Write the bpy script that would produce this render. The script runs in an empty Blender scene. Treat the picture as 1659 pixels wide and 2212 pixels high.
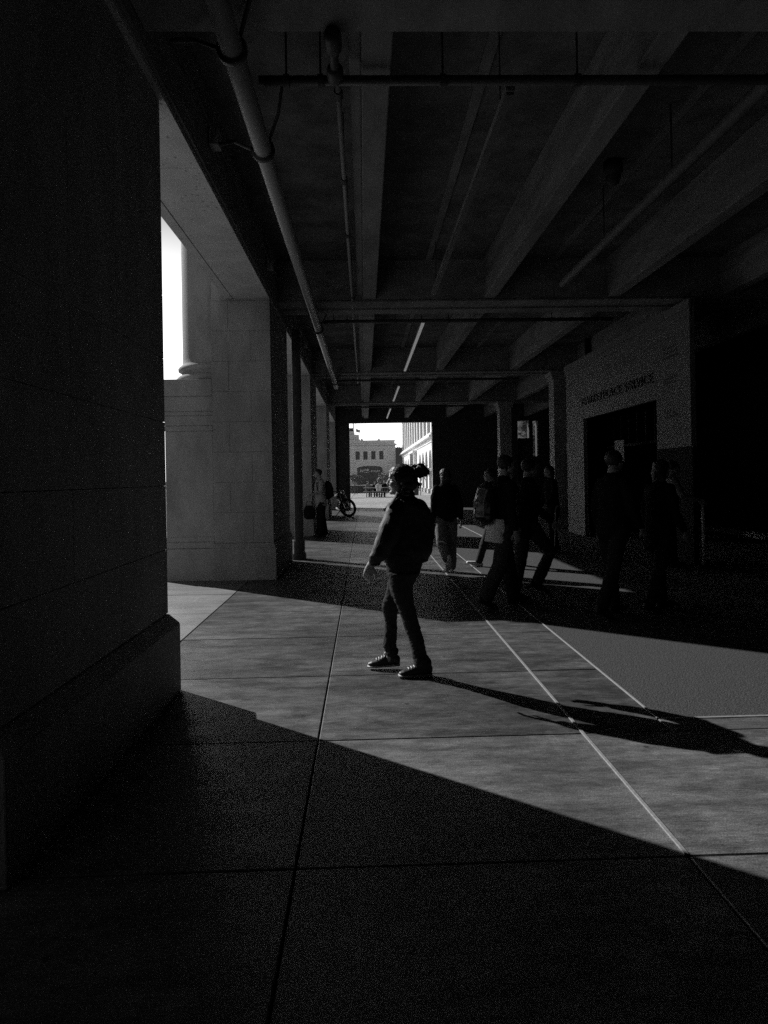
import bpy, bmesh, math, random
from math import radians as R, sin, cos, pi
from mathutils import Vector, Matrix, noise
random.seed(7)
sc = bpy.context.scene
C = sc.collection
V = Vector

# ------------------------------------------------------------------ camera
cam_d = bpy.data.cameras.new('camera'); cam = bpy.data.objects.new('camera', cam_d); C.objects.link(cam)
cam_d.sensor_fit = 'HORIZONTAL'; cam_d.sensor_width = 36.0
cam_d.lens = 36.0 * 1533 / 1659
cam_d.shift_y = -(1106 - 1031.3) / 1659.0
cam_d.clip_start = .05; cam_d.clip_end = 3000
cam.matrix_world = (Matrix.Translation((0, 0, 1.55)) @ Matrix.Rotation(-math.atan(42.5 / 1533), 4, 'Z')
                    @ Matrix.Rotation(pi / 2, 4, 'X') @ Matrix.Rotation(-.0175, 4, 'Z'))
sc.camera = cam

# ------------------------------------------------------------------ world, sun, exposure
SUN_EL = R(30.5); AZ = V((-.7513, .66, 0)).normalized()
w = bpy.data.worlds.new('World'); sc.world = w; w.use_nodes = True
nt = w.node_tree; nt.nodes.clear()
sky = nt.nodes.new('ShaderNodeTexSky'); sky.sky_type = 'NISHITA'; sky.sun_disc = False
sky.sun_elevation = SUN_EL; sky.sun_rotation = math.atan2(AZ.x, AZ.y) % (2 * pi)
sky.air_density = 1.0; sky.dust_density = .6; sky.ozone_density = 1.0
bw = nt.nodes.new('ShaderNodeRGBToBW'); bg = nt.nodes.new('ShaderNodeBackground'); wo = nt.nodes.new('ShaderNodeOutputWorld')
bg.inputs['Strength'].default_value = .05
# bright white horizon haze fading into a deeper sky overhead
geo = nt.nodes.new('ShaderNodeTexCoord'); sp = nt.nodes.new('ShaderNodeSeparateXYZ'); hz = nt.nodes.new('ShaderNodeMapRange'); hz.interpolation_type = 'SMOOTHSTEP'
hz.inputs['From Min'].default_value = .24; hz.inputs['From Max'].default_value = .40; hz.inputs['To Min'].default_value = 5.0; hz.inputs['To Max'].default_value = .7
mu = nt.nodes.new('ShaderNodeMath'); mu.operation = 'MULTIPLY'
nt.links.new(geo.outputs['Generated'], sp.inputs[0]); nt.links.new(sp.outputs['Z'], hz.inputs['Value'])
nt.links.new(sky.outputs[0], bw.inputs[0]); nt.links.new(bw.outputs[0], mu.inputs[0]); nt.links.new(hz.outputs[0], mu.inputs[1]); nt.links.new(mu.outputs[0], bg.inputs[0])
nt.links.new(bg.outputs[0], wo.inputs[0])
sd = bpy.data.lights.new('sun', 'SUN'); sd.energy = 5.0; sd.angle = R(.5); sd.color = (1, 1, 1)
so = bpy.data.objects.new('sun', sd); C.objects.link(so)
ldir = -(AZ * cos(SUN_EL) + V((0, 0, sin(SUN_EL))))
so.rotation_euler = ldir.to_track_quat('-Z', 'Y').to_euler(); so.location = (-40, 35, 40)
sc.view_settings.view_transform = 'Standard'; sc.view_settings.look = 'None'
sc.view_settings.exposure = 0.0; sc.view_settings.gamma = 1.0
sc.cycles.use_denoising = False     # keep the fine grain of a high-speed photograph in the shade

# ------------------------------------------------------------------ materials
def mat(name, v, rough=.8, spec=.3, ns=6.0, amt=.25, bump=.0, bscale=40., metal=0., stretch=(1, 1, 1), spots=0., sspec=1., ramp=(.3, .7), emit=0.):
    m = bpy.data.materials.new(name); m.use_nodes = True; n = m.node_tree; L = n.links
    b = n.nodes['Principled BSDF']
    b.inputs['Metallic'].default_value = metal
    b.inputs['Specular IOR Level'].default_value = spec
    tc = n.nodes.new('ShaderNodeTexCoord'); mp = n.nodes.new('ShaderNodeMapping'); mp.inputs['Scale'].default_value = stretch
    L.new(tc.outputs['Object'], mp.inputs[0])
    nz = n.nodes.new('ShaderNodeTexNoise'); nz.inputs['Scale'].default_value = ns; nz.inputs['Detail'].default_value = 8; nz.inputs['Roughness'].default_value = .65
    L.new(mp.outputs[0], nz.inputs['Vector'])
    mr = n.nodes.new('ShaderNodeMapRange')
    mr.inputs['From Min'].default_value = ramp[0]; mr.inputs['From Max'].default_value = ramp[1]
    mr.inputs['To Min'].default_value = v * (1 - amt); mr.inputs['To Max'].default_value = v * (1 + amt)
    L.new(nz.outputs['Fac'], mr.inputs['Value'])
    out = mr.outputs[0]
    if spots:
        vo = n.nodes.new('ShaderNodeTexVoronoi'); vo.inputs['Scale'].default_value = sspec
        L.new(tc.outputs['Object'], vo.inputs['Vector'])
        m2 = n.nodes.new('ShaderNodeMapRange'); m2.inputs['From Min'].default_value = .1; m2.inputs['From Max'].default_value = .2
        m2.inputs['To Min'].default_value = 1 - spots; m2.inputs['To Max'].default_value = 1
        L.new(vo.outputs['Distance'], m2.inputs['Value'])
        mm = n.nodes.new('ShaderNodeMath'); mm.operation = 'MULTIPLY'
        L.new(out, mm.inputs[0]); L.new(m2.outputs[0], mm.inputs[1]); out = mm.outputs[0]
    cc = n.nodes.new('ShaderNodeCombineColor')
    for i in range(3): L.new(out, cc.inputs[i])
    L.new(cc.outputs[0], b.inputs['Base Color'])
    r2 = n.nodes.new('ShaderNodeMapRange'); r2.inputs['From Min'].default_value = .3; r2.inputs['From Max'].default_value = .7
    r2.inputs['To Min'].default_value = max(.05, rough - .1); r2.inputs['To Max'].default_value = min(1, rough + .1)
    L.new(nz.outputs['Fac'], r2.inputs['Value']); L.new(r2.outputs[0], b.inputs['Roughness'])
    if bump:
        n2 = n.nodes.new('ShaderNodeTexNoise'); n2.inputs['Scale'].default_value = bscale; n2.inputs['Detail'].default_value = 4
        L.new(tc.outputs['Object'], n2.inputs['Vector'])
        bp = n.nodes.new('ShaderNodeBump'); bp.inputs['Strength'].default_value = bump; bp.inputs['Distance'].default_value = .01
        L.new(n2.outputs['Fac'], bp.inputs['Height']); L.new(bp.outputs[0], b.inputs['Normal'])
    if emit:
        b.inputs['Emission Color'].default_value = (1, 1, 1, 1); b.inputs['Emission Strength'].default_value = emit
    return m

def pave_mat(name, v, amt, rough):
    """brushed, stained concrete: fine streaks along X, large blotches, speckles"""
    m = bpy.data.materials.new(name); m.use_nodes = True; n = m.node_tree; L = n.links; b = n.nodes['Principled BSDF']
    tc = n.nodes.new('ShaderNodeTexCoord')
    def noise_(scale, st, det=6, rg=.6):
        mp = n.nodes.new('ShaderNodeMapping'); mp.inputs['Scale'].default_value = st; L.new(tc.outputs['Object'], mp.inputs[0])
        z = n.nodes.new('ShaderNodeTexNoise'); z.inputs['Scale'].default_value = scale; z.inputs['Detail'].default_value = det; z.inputs['Roughness'].default_value = rg
        L.new(mp.outputs[0], z.inputs['Vector']); return z.outputs['Fac']
    def mrange(s, a, bb, c, d):
        r = n.nodes.new('ShaderNodeMapRange'); r.inputs[1].default_value = a; r.inputs[2].default_value = bb; r.inputs[3].default_value = c; r.inputs[4].default_value = d
        L.new(s, r.inputs[0]); return r.outputs[0]
    def mul(a, c):
        q = n.nodes.new('ShaderNodeMath'); q.operation = 'MULTIPLY'; L.new(a, q.inputs[0]); L.new(c, q.inputs[1]); return q.outputs[0]
    big = noise_(.8, (1, 1, 1), 8, .6); st = noise_(2.4, (.8, 2.4, 1), 14, .78); fine = noise_(16, (.5, 7, 1), 8, .8); sp = noise_(120, (1, 1, 1), 3, .8); grit = noise_(420, (1, 1, 1), 1)
    blot = noise_(7, (.8, 1.5, 1), 14, .85)
    vo = n.nodes.new('ShaderNodeTexVoronoi'); vo.inputs['Scale'].default_value = 3.2; L.new(tc.outputs['Object'], vo.inputs['Vector'])
    gum = mrange(vo.outputs['Distance'], .045, .07, .4, 1)
    wv = noise_(1.3, (6, .6, 1), 5, .5); scuff = mrange(wv, .69, .74, 1, 1.3)
    o = mul(mrange(big, .38, .62, 1 - amt * .8, 1 + amt * .8), mrange(st, .40, .62, 1 - amt * .9, 1 + amt * .9))
    o = mul(o, mrange(fine, .4, .62, 1 - amt * .75, 1 + amt * .6)); o = mul(o, mrange(blot, .4, .62, 1 - amt * .9, 1 + amt * .5))
    o = mul(mul(o, gum), scuff)
    o = mul(o, mrange(sp, .35, .65, .6, 1.4)); o = mul(o, mrange(grit, .3, .7, .75, 1.25))
    at = n.nodes.new('ShaderNodeAttribute'); at.attribute_name = 'tone'
    ad = n.nodes.new('ShaderNodeMath'); ad.operation = 'ADD'; ad.inputs[1].default_value = 1.0; L.new(at.outputs['Fac'], ad.inputs[0]); o = mul(o, ad.outputs[0])
    k = n.nodes.new('ShaderNodeMath'); k.operation = 'MULTIPLY'; k.inputs[1].default_value = v; L.new(o, k.inputs[0])
    cc = n.nodes.new('ShaderNodeCombineColor')
    for i in range(3): L.new(k.outputs[0], cc.inputs[i])
    L.new(cc.outputs[0], b.inputs['Base Color'])
    L.new(mrange(st, .3, .7, rough - .12, rough + .15), b.inputs['Roughness']); b.inputs['Specular IOR Level'].default_value = .35
    bp = n.nodes.new('ShaderNodeBump'); bp.inputs['Strength'].default_value = .6; bp.inputs['Distance'].default_value = .004
    L.new(sp, bp.inputs['Height']); L.new(bp.outputs[0], b.inputs['Normal'])
    return m

M = {}
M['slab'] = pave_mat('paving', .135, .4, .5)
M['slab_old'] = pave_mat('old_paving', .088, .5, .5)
M['slab_out'] = pave_mat('sidewalk', .24, .16, .6)
M['plaza'] = pave_mat('plaza', .36, .14, .7)
M['asphalt'] = mat('asphalt', .065, .9, .2, 70, .8, 1., 90)
M['joint'] = mat('joint', .02, .9)
M['strip'] = mat('strip', .27, .55, .5, 60, .3)
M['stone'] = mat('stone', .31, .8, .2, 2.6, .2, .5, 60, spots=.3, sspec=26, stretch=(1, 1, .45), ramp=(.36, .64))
M['soffit'] = mat('soffit_stone', .46, .85, .2, 2.5, .16, .5, 60, spots=.5, sspec=11)
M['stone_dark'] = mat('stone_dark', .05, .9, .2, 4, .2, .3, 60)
M['ceil'] = mat('ceiling', .13, .9, .1, 2.2, .3, .5, 30, ramp=(.38, .62))
M['beam'] = mat('beam', .2, .85, .1, 3, .25, .5, 25, stretch=(1, .35, 2), ramp=(.36, .64))
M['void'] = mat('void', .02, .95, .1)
M['pipe'] = mat('pipe', .26, .5, .3, 14, .12, .1, 60)
M['pipe_dark'] = mat('pipe_dark', .05, .6, .3)
M['iron'] = mat('iron', .03, .5, .4)
M['steel'] = mat('steel', .6, .25, .5, metal=1)
M['portal'] = mat('portal', .17, .8, .2, 4, .1, .2, 60)
M['facade'] = mat('facade', .55, .85, .2, 1.2, .08, .2, 20)
M['facade_white'] = mat('facade_white', .78, .8, .2, 1.5, .08)
M['window'] = mat('window', .03, .25, .5, 3, .4)
M['dark_wall'] = mat('dark_wall', .07, .9)
M['black_cloth'] = mat('black_cloth', .012, .95, .05, 40, .3, .3, 300)
M['dark_cloth'] = mat('dark_cloth', .022, .95, .1, 30, .3, .3, 300)
M['denim'] = mat('denim', .045, .95, .1, 30, .35, .5, 400)
M['denim_light'] = mat('denim_light', .10, .95, .1, 30, .3, .5, 400)
M['white_cloth'] = mat('white_cloth', .6, .9, .1, 12, .1, .3, 200)
M['grey_cloth'] = mat('grey_cloth', .18, .9, .1, 12, .15, .3, 200)
M['skin'] = mat('skin', .27, .5, .35, 20, .08, .1, 200)
M['skin_light'] = mat('skin_light', .42, .45, .35, 20, .08, .1, 200)
M['hair'] = mat('hair', .015, .5, .4, 60, .4, .3, 120, stretch=(1, 1, .2))
M['hair_brown'] = mat('hair_brown', .05, .5, .4, 60, .4, .3, 120, stretch=(1, 1, .2))
M['tee'] = mat('tee', .33, .9, .1, 12, .1, .3, 200)
M['shoe_white'] = mat('shoe_white', .85, .6, .3, 30, .1)
M['jacket_cloth'] = mat('jacket_cloth', .017, .6, .35, 40, .3, .3, 300)
M['shoe_dark'] = mat('shoe_dark', .03, .5, .4)
M['pack'] = mat('pack_nylon', .016, .25, .8, 9, .1, .1, 12)
M['rubber'] = mat('rubber', .02, .8, .3)
M['leaf'] = mat('leaf', .09, .35, .6, 8, .4)
M['bark'] = mat('bark', .08, .9)
M['wood'] = mat('wood', .3, .7, .3, 10, .2, stretch=(1, 8, 8))
M['sign_dark'] = mat('sign_letters', .012, .6)
M['sign_pale'] = mat('sign_pale', .9, .6)
M['sign_faint'] = mat('sign_faint', .09, .8)
M['banner'] = mat('banner', .2, .8, .1, 3, .08)
M['lamp'] = mat('lamp_tube', .8, .5, emit=.12)
M['duct'] = mat('duct', .10, .6, .2, 10, .2)
M['lamp_off'] = mat('lamp_off', .09, .5)
M['canopy'] = mat('canopy', .75, .8)
M['flag_pale'] = mat('flag_pale', .6, .9); M['flag_dark'] = mat('flag_dark', .3, .9)

# ------------------------------------------------------------------ helpers
def link(o, parent=None):
    C.objects.link(o)
    if parent: o.parent = parent
    return o
def obj(name, bm, m, parent=None, smooth=False, bevel=0):
    me = bpy.data.meshes.new(name); bm.normal_update(); bm.to_mesh(me); bm.free()
    me.materials.append(m if not isinstance(m, str) else M[m])
    if smooth:
        for p in me.polygons: p.use_smooth = True
    o = bpy.data.objects.new(name, me); link(o, parent)
    if bevel:
        b = o.modifiers.new('bevel', 'BEVEL'); b.width = bevel; b.segments = 2; b.limit_method = 'ANGLE'
    return o
def tag(o, label=None, cat=None, group=None, kind=None):
    if label: o['label'] = label
    if cat: o['category'] = cat
    if group: o['group'] = group
    if kind: o['kind'] = kind
    return o
def thing(name, label, cat, loc=(0, 0, 0), rz=0, group=None):
    o = bpy.data.objects.new(name, None); o.location = loc; o.rotation_euler = (0, 0, rz); C.objects.link(o)
    o.empty_display_size = .2
    return tag(o, label, cat, group)
def copy_tree(o, parent=None):
    c = o.copy(); C.objects.link(c)
    if parent: c.parent = parent
    for ch in list(o.children): copy_tree(ch, c)
    return c
def bx(bm, x0, x1, y0, y1, z0, z1):
    v = [bm.verts.new((x, y, z)) for z in (z0, z1) for y in (y0, y1) for x in (x0, x1)]
    for f in ((0, 2, 3, 1), (4, 5, 7, 6), (0, 1, 5, 4), (2, 6, 7, 3), (0, 4, 6, 2), (1, 3, 7, 5)):
        bm.faces.new([v[i] for i in f])
def boxo(name, m, parent, *b, bevel=0):
    bm = bmesh.new(); bx(bm, *b); return obj(name, bm, m, parent, bevel=bevel)
def frame(d, side=None):
    d = d.normalized()
    if side is None or abs(side.normalized().dot(d)) > .98: side = V((1, 0, 0)) if abs(d.x) < .9 else V((0, 1, 0))
    s = (side - d * side.dot(d)).normalized(); return s, d.cross(s)
def tube(bm, pts, rad, side=None, n=12, cap=True):
    """loft along pts; rad: one (a,b) or r per point; a along side"""
    pts = [V(p) for p in pts]; rings = []
    R_ = [(r, r) if not isinstance(r, (tuple, list)) else r for r in rad]
    if cap:
        d0 = (pts[0] - pts[1]).normalized(); d1 = (pts[-1] - pts[-2]).normalized()
        a0 = min(R_[0]); a1 = min(R_[-1])
        pts = [pts[0] + d0 * a0 * .7, pts[0] + d0 * a0 * .45] + pts + [pts[-1] + d1 * a1 * .45, pts[-1] + d1 * a1 * .7]
        R_ = [(R_[0][0] * .35, R_[0][1] * .35), (R_[0][0] * .78, R_[0][1] * .78)] + R_ + [(R_[-1][0] * .78, R_[-1][1] * .78), (R_[-1][0] * .35, R_[-1][1] * .35)]
    for i, p in enumerate(pts):
        d = (pts[min(i + 1, len(pts) - 1)] - pts[max(i - 1, 0)])
        s, t = frame(d, side)
        a, b = R_[i]
        rings.append([bm.verts.new(p + s * (a * cos(2 * pi * k / n)) + t * (b * sin(2 * pi * k / n))) for k in range(n)])
    for i in range(len(rings) - 1):
        for k in range(n):
            bm.faces.new((rings[i][k], rings[i][(k + 1) % n], rings[i + 1][(k + 1) % n], rings[i + 1][k]))
    bm.faces.new(rings[0][::-1]); bm.faces.new(rings[-1])
def ball(bm, c, r, n=14):
    if not isinstance(r, (tuple, list)): r = (r, r, r)
    m = Matrix.Translation(V(c)) @ Matrix.Diagonal((r[0], r[1], r[2], 1))
    bmesh.ops.create_uvsphere(bm, u_segments=n, v_segments=max(6, n * 2 // 3), radius=1, matrix=m)
def lathe(bm, cx, cy, prof, n=40):
    rings = [[bm.verts.new((cx + r * cos(2 * pi * k / n), cy + r * sin(2 * pi * k / n), z)) for k in range(n)] for r, z in prof]
    for i in range(len(rings) - 1):
        for k in range(n): bm.faces.new((rings[i][k], rings[i][(k + 1) % n], rings[i + 1][(k + 1) % n], rings[i + 1][k]))
    bm.faces.new(rings[0][::-1]); bm.faces.new(rings[-1])
def remesh(bm, vox, wr=0., wscale=8., wst=(1, 1, 1), smooth=1):
    """union closed shells into one continuous skin, optional fabric folds"""
    bmesh.ops.recalc_face_normals(bm, faces=bm.faces[:])
    me = bpy.data.meshes.new('t'); bm.to_mesh(me); bm.free()
    o = bpy.data.objects.new('t', me); C.objects.link(o)
    r = o.modifiers.new('r', 'REMESH'); r.mode = 'VOXEL'; r.voxel_size = vox
    s = o.modifiers.new('s', 'SMOOTH'); s.factor = .5; s.iterations = 2 * smooth
    dg = bpy.context.evaluated_depsgraph_get(); dg.update()
    m2 = bpy.data.meshes.new_from_object(o.evaluated_get(dg), depsgraph=dg)
    bpy.data.objects.remove(o); bpy.data.meshes.remove(me)
    b = bmesh.new(); b.from_mesh(m2); bpy.data.meshes.remove(m2)
    if wr:
        b.normal_update()
        for v in b.verts:
            p = V((v.co.x * wscale * wst[0], v.co.y * wscale * wst[1], v.co.z * wscale * wst[2]))
            h = abs(noise.noise(p)) * 1.6 - .5 + .5 * noise.noise(p * 2.3)
            v.co += v.normal * wr * h
    return b
def text_bm(s, size, depth=.0, shear=0., spacing=1.0):
    cu = bpy.data.curves.new('txt', 'FONT'); cu.body = s; cu.size = size; cu.extrude = depth; cu.shear = shear; cu.space_character = spacing
    o = bpy.data.objects.new('t', cu); C.objects.link(o)
    dg = bpy.context.evaluated_depsgraph_get(); dg.update()
    me = bpy.data.meshes.new_from_object(o.evaluated_get(dg)); bpy.data.objects.remove(o); bpy.data.curves.remove(cu)
    b = bmesh.new(); b.from_mesh(me); bpy.data.meshes.remove(me); return b

# ------------------------------------------------------------------ ground
bm = bmesh.new(); bx(bm, -900, 900, -300, 1500, -.3, -.03); tag(obj('ground', bm, 'joint'), kind='structure')
YJ = [2.83 + 1.375 * k for k in range(-11, 25)]; YJ = [y for y in YJ if y < 36.6]
def slabs(name, xs, ys, m, gap=.005, top=0.0):
    bm = bmesh.new()
    for i in range(len(xs) - 1):
        for j in range(len(ys) - 1):
            t = top + random.uniform(-.0012, .0012)
            x0, x1, y0, y1 = xs[i] + gap, xs[i + 1] - gap, ys[j] + gap, ys[j + 1] - gap; c = .004
            lo = [bm.verts.new((x, y, -.03)) for x, y in ((x0, y0), (x1, y0), (x1, y1), (x0, y1))]
            mi = [bm.verts.new((x, y, t - c)) for x, y in ((x0, y0), (x1, y0), (x1, y1), (x0, y1))]
            hi = [bm.verts.new((x, y, t)) for x, y in ((x0 + c, y0 + c), (x1 - c, y0 + c), (x1 - c, y1 - c), (x0 + c, y1 - c))]
            for a, b in ((lo, mi), (mi, hi)):
                for k in range(4): bm.faces.new((a[k], a[(k + 1) % 4], b[(k + 1) % 4], b[k]))
            bm.faces.new(hi)
    o = obj(name, bm, m); at = o.data.attributes.new('tone', 'FLOAT', 'FACE')
    tones = [random.uniform(-.17, .17) for _ in range(len(o.data.polygons) // 9 + 1)]
    for i in range(len(o.data.polygons)): at.data[i].value = tones[i // 9]
    return tag(o, kind='structure')
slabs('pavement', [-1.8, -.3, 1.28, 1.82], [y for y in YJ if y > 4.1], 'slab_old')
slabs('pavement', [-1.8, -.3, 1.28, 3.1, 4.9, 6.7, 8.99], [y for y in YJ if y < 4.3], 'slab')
slabs('pavement', [1.821, 3.1, 4.9, 6.7, 8.99], [4.205, 4.42], 'slab', gap=.002)
slabs('sidewalk', [-9.3 + 1.5 * k for k in range(6)], YJ, 'slab_out')
bm = bmesh.new(); bx(bm, 1.83, 9.0, 4.43, YJ[-1], -.03, -.002); tag(obj('road', bm, 'asphalt'), kind='structure')
bm = bmesh.new(); bx(bm, -60, -9.31, -40, 36.3, -.03, -.003); tag(obj('street', bm, 'slab_out'), kind='structure')
# plaza with paving joints
xs = [-40 + 3. * k for k in range(34)]; ys = [YJ[-1]] + [38.5 + 3. * k for k in range(60)]
slabs('plaza', xs, ys, 'plaza', gap=.01)
# raised joint strips
def strip(x, y0, y1, wd, nm='joint_strip', z=.006):
    bm = bmesh.new(); bx(bm, x - wd, x + wd, y0, y1, -.004, z); return tag(obj(nm, bm, 'strip', bevel=.002), kind='structure')
strip(1.28, 2.84, 16.0, .0095); strip(1.825, 4.43, 14.2, .0075); strip(3.0, 17.6, 31, .012)
bm = bmesh.new(); bx(bm, 1.85, 9.0, 4.405, 4.43, -.004, .005); tag(obj('joint_strip', bm, 'strip'), kind='structure')
# kerb and raised walk on the dark right side
bm = bmesh.new(); bx(bm, 9.0, 9.25, -8, 36, -.03, .13); tag(obj('kerb', bm, 'slab_out', bevel=.015), kind='structure')
bm = bmesh.new(); bx(bm, 9.26, 14.2, -8, 36, -.03, .12); tag(obj('raised_walk', bm, 'slab'), kind='structure')

# ------------------------------------------------------------------ arcade building
arc = thing('arcade_building', 'dark stone arcade building with square piers, ribbed ceiling and deep open bays', 'building', (-1.42, 4.4, 0))
def part(name, bm, m, parent=None, **k):
    o = obj(name, bm, m, parent or arc, **k)
    if (parent or arc) is arc: o.location = (1.42, -4.4, 0)
    return o
def bpart(name, m, *b, parent=None, bevel=0):
    bm = bmesh.new(); bx(bm, *b); return part(name, bm, m, parent, bevel=bevel)
PY0 = [2.78] + [2.87 + 8.16 * k for k in range(1, 5)]
ends = {2.85: 5.30}
def pier(y0, idx):
    y1 = y0 + (2.49 if y0 < 3 else 2.42)
    xi, xo = (-1.462 if y0 < 3 else -1.42), -2.33
    ex = .077 if y0 < 3 else .04
    bm = bmesh.new()
    bx(bm, xo + .012, xi - .012, y0 + .012, y1 - .012, .5, 5.2)
    z = .58; c = 0
    while z < 4.34:
        zt = min(z + .468, 4.35)
        g = .0018
        xs = -2.07 if c % 2 else -1.73
        ysp = y0 + (.82 if c % 2 else 1.5)
        for (a, b) in ((xo, xs), (xs, xi)):
            for (p, q) in ((y0, ysp), (ysp, y1)):
                bx(bm, a + (g if a != xo else 0), b - (g if b != xi else 0), p + (g if p != y0 else 0), q - (g if q != y1 else 0), z + g, zt - g)
        z = zt; c += 1
    o = part('pier', bm, 'stone', bevel=.0022)
    bm = bmesh.new()   # plinth with a chamfered top
    p = [(0, 0), (.075, 0), (.075, .48), (.02, .56), (0, .575)]
    x0, x1 = xo - .02, xi
    for (e, za, zb, e2, g0, g1) in ((.04, 0, .50, .04, ex, ex), (.04, .50, .575, .004, ex, .004)):
        v = []
        for zz, ee, gg in ((za, e, g0), (zb, e2, g1)):
            v.append([bm.verts.new(q) for q in ((x0, y0 - ee, zz), (x1 + gg, y0 - ee, zz), (x1 + gg, y1 + ee, zz), (x0, y1 + ee, zz))])
        for k in range(4): bm.faces.new((v[0][k], v[0][(k + 1) % 4], v[1][(k + 1) % 4], v[1][k]))
        bm.faces.new(v[0][::-1]); bm.faces.new(v[1])
    bm.normal_update(); obj('plinth', bm, 'stone', o, bevel=.008)
    # pedestal of the outer column
    bm = bmesh.new()
    X0, X1 = -3.12, -2.335
    bx(bm, X0 + .05, X1, y0 + .03, y1 - .03, .55, 2.32)
    bx(bm, X0, X1, y0 - .01, y1 + .01, 0, .5); bx(bm, X0 + .02, X1, y0 + .01, y1 - .01, .5, .6); bx(bm, X0 + .035, X1 + .003, y0 + .02, y1 - .02, .6, .68)
    bx(bm, X0 + .03, X1 + .002, y0 + .015, y1 - .015, 2.32, 2.40); bx(bm, X0 + .045, X1 + .004, y0 + .026, y1 - .026, 2.40, 2.56)
    bx(bm, X0 + .02, X1 + .005, y0 + .01, y1 - .01, 2.56, 2.62); bx(bm, X0 + .03, X1 + .006, y0 + .02, y1 - .02, 2.62, 2.86); bx(bm, X0, X1 + .007, y0 - .01, y1 + .01, 2.86, 3.12)
    obj('pedestal', bm, 'stone', o, bevel=.012)
    bm = bmesh.new()
    lathe(bm, -2.42, y0 + .66, [(.58, 3.121), (.60, 3.15), (.60, 3.19), (.57, 3.225), (.53, 3.24), (.515, 3.27), (.53, 3.29), (.57, 3.31), (.575, 3.35), (.555, 3.38), (.52, 3.40), (.505, 3.43), (.50, 3.5), (.49, 7.5), (.47, 9.6)])
    obj('column', bm, 'stone', o, smooth=True)
    for ch in o.children: pass
    return o
for i, y in enumerate(PY0): pier(y, i)
# spandrel beam over the left bays and its soffit of stone panels
bpart('upper_wall', 'stone', -2.09, -1.425, -14, 36.3, 4.40, 10.0)
bpart('cornice', 'stone', -2.75, -2.1, -14, 36.3, 8.6, 9.4)
bm = bmesh.new(); y = -14.0
while y < 36.2:
    bx(bm, -1.975, -1.42, y + .004, min(y + 2.04, 36.28) - .004, 4.35, 4.398)
    bx(bm, -2.10, -1.987, y + .002, min(y + 4.08, 36.28) - .002, 4.35, 4.398) if int(round((y + 14) / 2.04)) % 2 == 0 else None
    y += 2.04
part('opening_soffit', bm, 'soffit', bevel=.002)
# ceiling, cross beams, long beams
bpart('ceiling_slab', 'ceil', -1.42, 14.3, -14, 36.3, 5.24, 5.5)
bpart('roof_mass', 'dark_wall', -1.42, 14.3, -14, 36.3, 5.51, 10.0)
bpart('spandrel_lining', 'beam', -1.424, -1.40, -14, 36.28, 4.42, 5.235)
CB = [(3.84 + 8.16 * k, 4.70 + 8.16 * k) for k in range(-2, 4)]
for a, b in CB:
    bm = bmesh.new(); bx(bm, -1.395, 14.2, a, b, 4.545, 5.238)
    o = part('cross_beam', bm, 'beam', bevel=.01)
    bm = bmesh.new(); bx(bm, -1.39, 14.2, a - .02, a + .30, 4.515, 4.5445); bx(bm, -1.39, 14.2, b - .30, b + .02, 4.515, 4.5445)
    obj('soffit_flange', bm, 'beam', o, bevel=.004)
segs = []; y = -14.
for a, b in CB + [(36.2, 36.3)]:
    segs.append((y, a - .003)); y = b + .003
for X0, X1 in ((.03, .25), (2.08, 2.28), (4.20, 4.40), (6.15, 6.35), (8.2, 8.4), (10.2, 10.4)):
    bm = bmesh.new()
    for a, b in segs:
        if b - a < 1: continue
        bx(bm, X0, X1, a, b, 4.56, 5.236)
        bx(bm, X0 - .09, X0 - .0005, a, b, 4.62, 4.72) if X0 < 1 else None
    part('long_beam', bm, 'beam', bevel=.012)
# thin panel joints under the slab
bm = bmesh.new()
for X in (1.15, 3.3, 5.3):
    for a, b in segs:
        if b - a > 1: bx(bm, X - .05, X + .05, a, b, 5.215, 5.239)
part('ceiling_batten', bm, 'beam')
# end wall with the big doorway
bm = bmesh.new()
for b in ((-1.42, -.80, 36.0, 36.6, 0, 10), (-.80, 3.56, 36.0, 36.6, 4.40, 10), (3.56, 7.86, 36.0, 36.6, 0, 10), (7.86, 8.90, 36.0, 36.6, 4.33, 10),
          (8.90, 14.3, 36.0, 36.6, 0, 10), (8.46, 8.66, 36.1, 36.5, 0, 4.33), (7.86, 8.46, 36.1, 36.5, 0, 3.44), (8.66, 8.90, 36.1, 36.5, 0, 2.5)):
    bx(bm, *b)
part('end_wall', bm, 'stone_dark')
bm = bmesh.new(); bx(bm, -.80, -.72, 36.05, 36.4, 0, 4.40); bx(bm, 3.48, 3.56, 36.05, 36.4, 0, 4.40); bx(bm, -.72, 3.48, 36.05, 36.4, 4.33, 4.40)
part('doorway_frame', bm, 'iron')
bpart('side_wall', 'void', 14.2, 14.6, -14, 36.3, -.03, 10); bpart('back_wall', 'void', -3.0, 14.2, -14.4, -14.01, -.03, 10)  # back wall is unseen, added to close off sky light behind the camera
bpart('bay_wall', 'stone_dark', -2.3, -1.43, -14, 1.7, 0, 4.345)  # unseen wall added across the rear bays to darken the near ground
# right hand columns
for yb in (20.25, 28.4):
    bm = bmesh.new(); bx(bm, 5.48, 5.96, yb, yb + .55, .3, 4.40)
    o = part('column', bm, 'stone', bevel=.01)
    bm = bmesh.new(); bx(bm, 5.43, 6.01, yb - .05, yb + .6, 0, .3); obj('plinth', bm, 'stone', o, bevel=.01)
    bm = bmesh.new(); bx(bm, 5.43, 6.01, yb - .05, yb + .6, 4.28, 4.40); bx(bm, 5.39, 6.05, yb - .09, yb + .64, 4.40, 4.51); obj('capital', bm, 'stone', o, bevel=.01)
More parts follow.
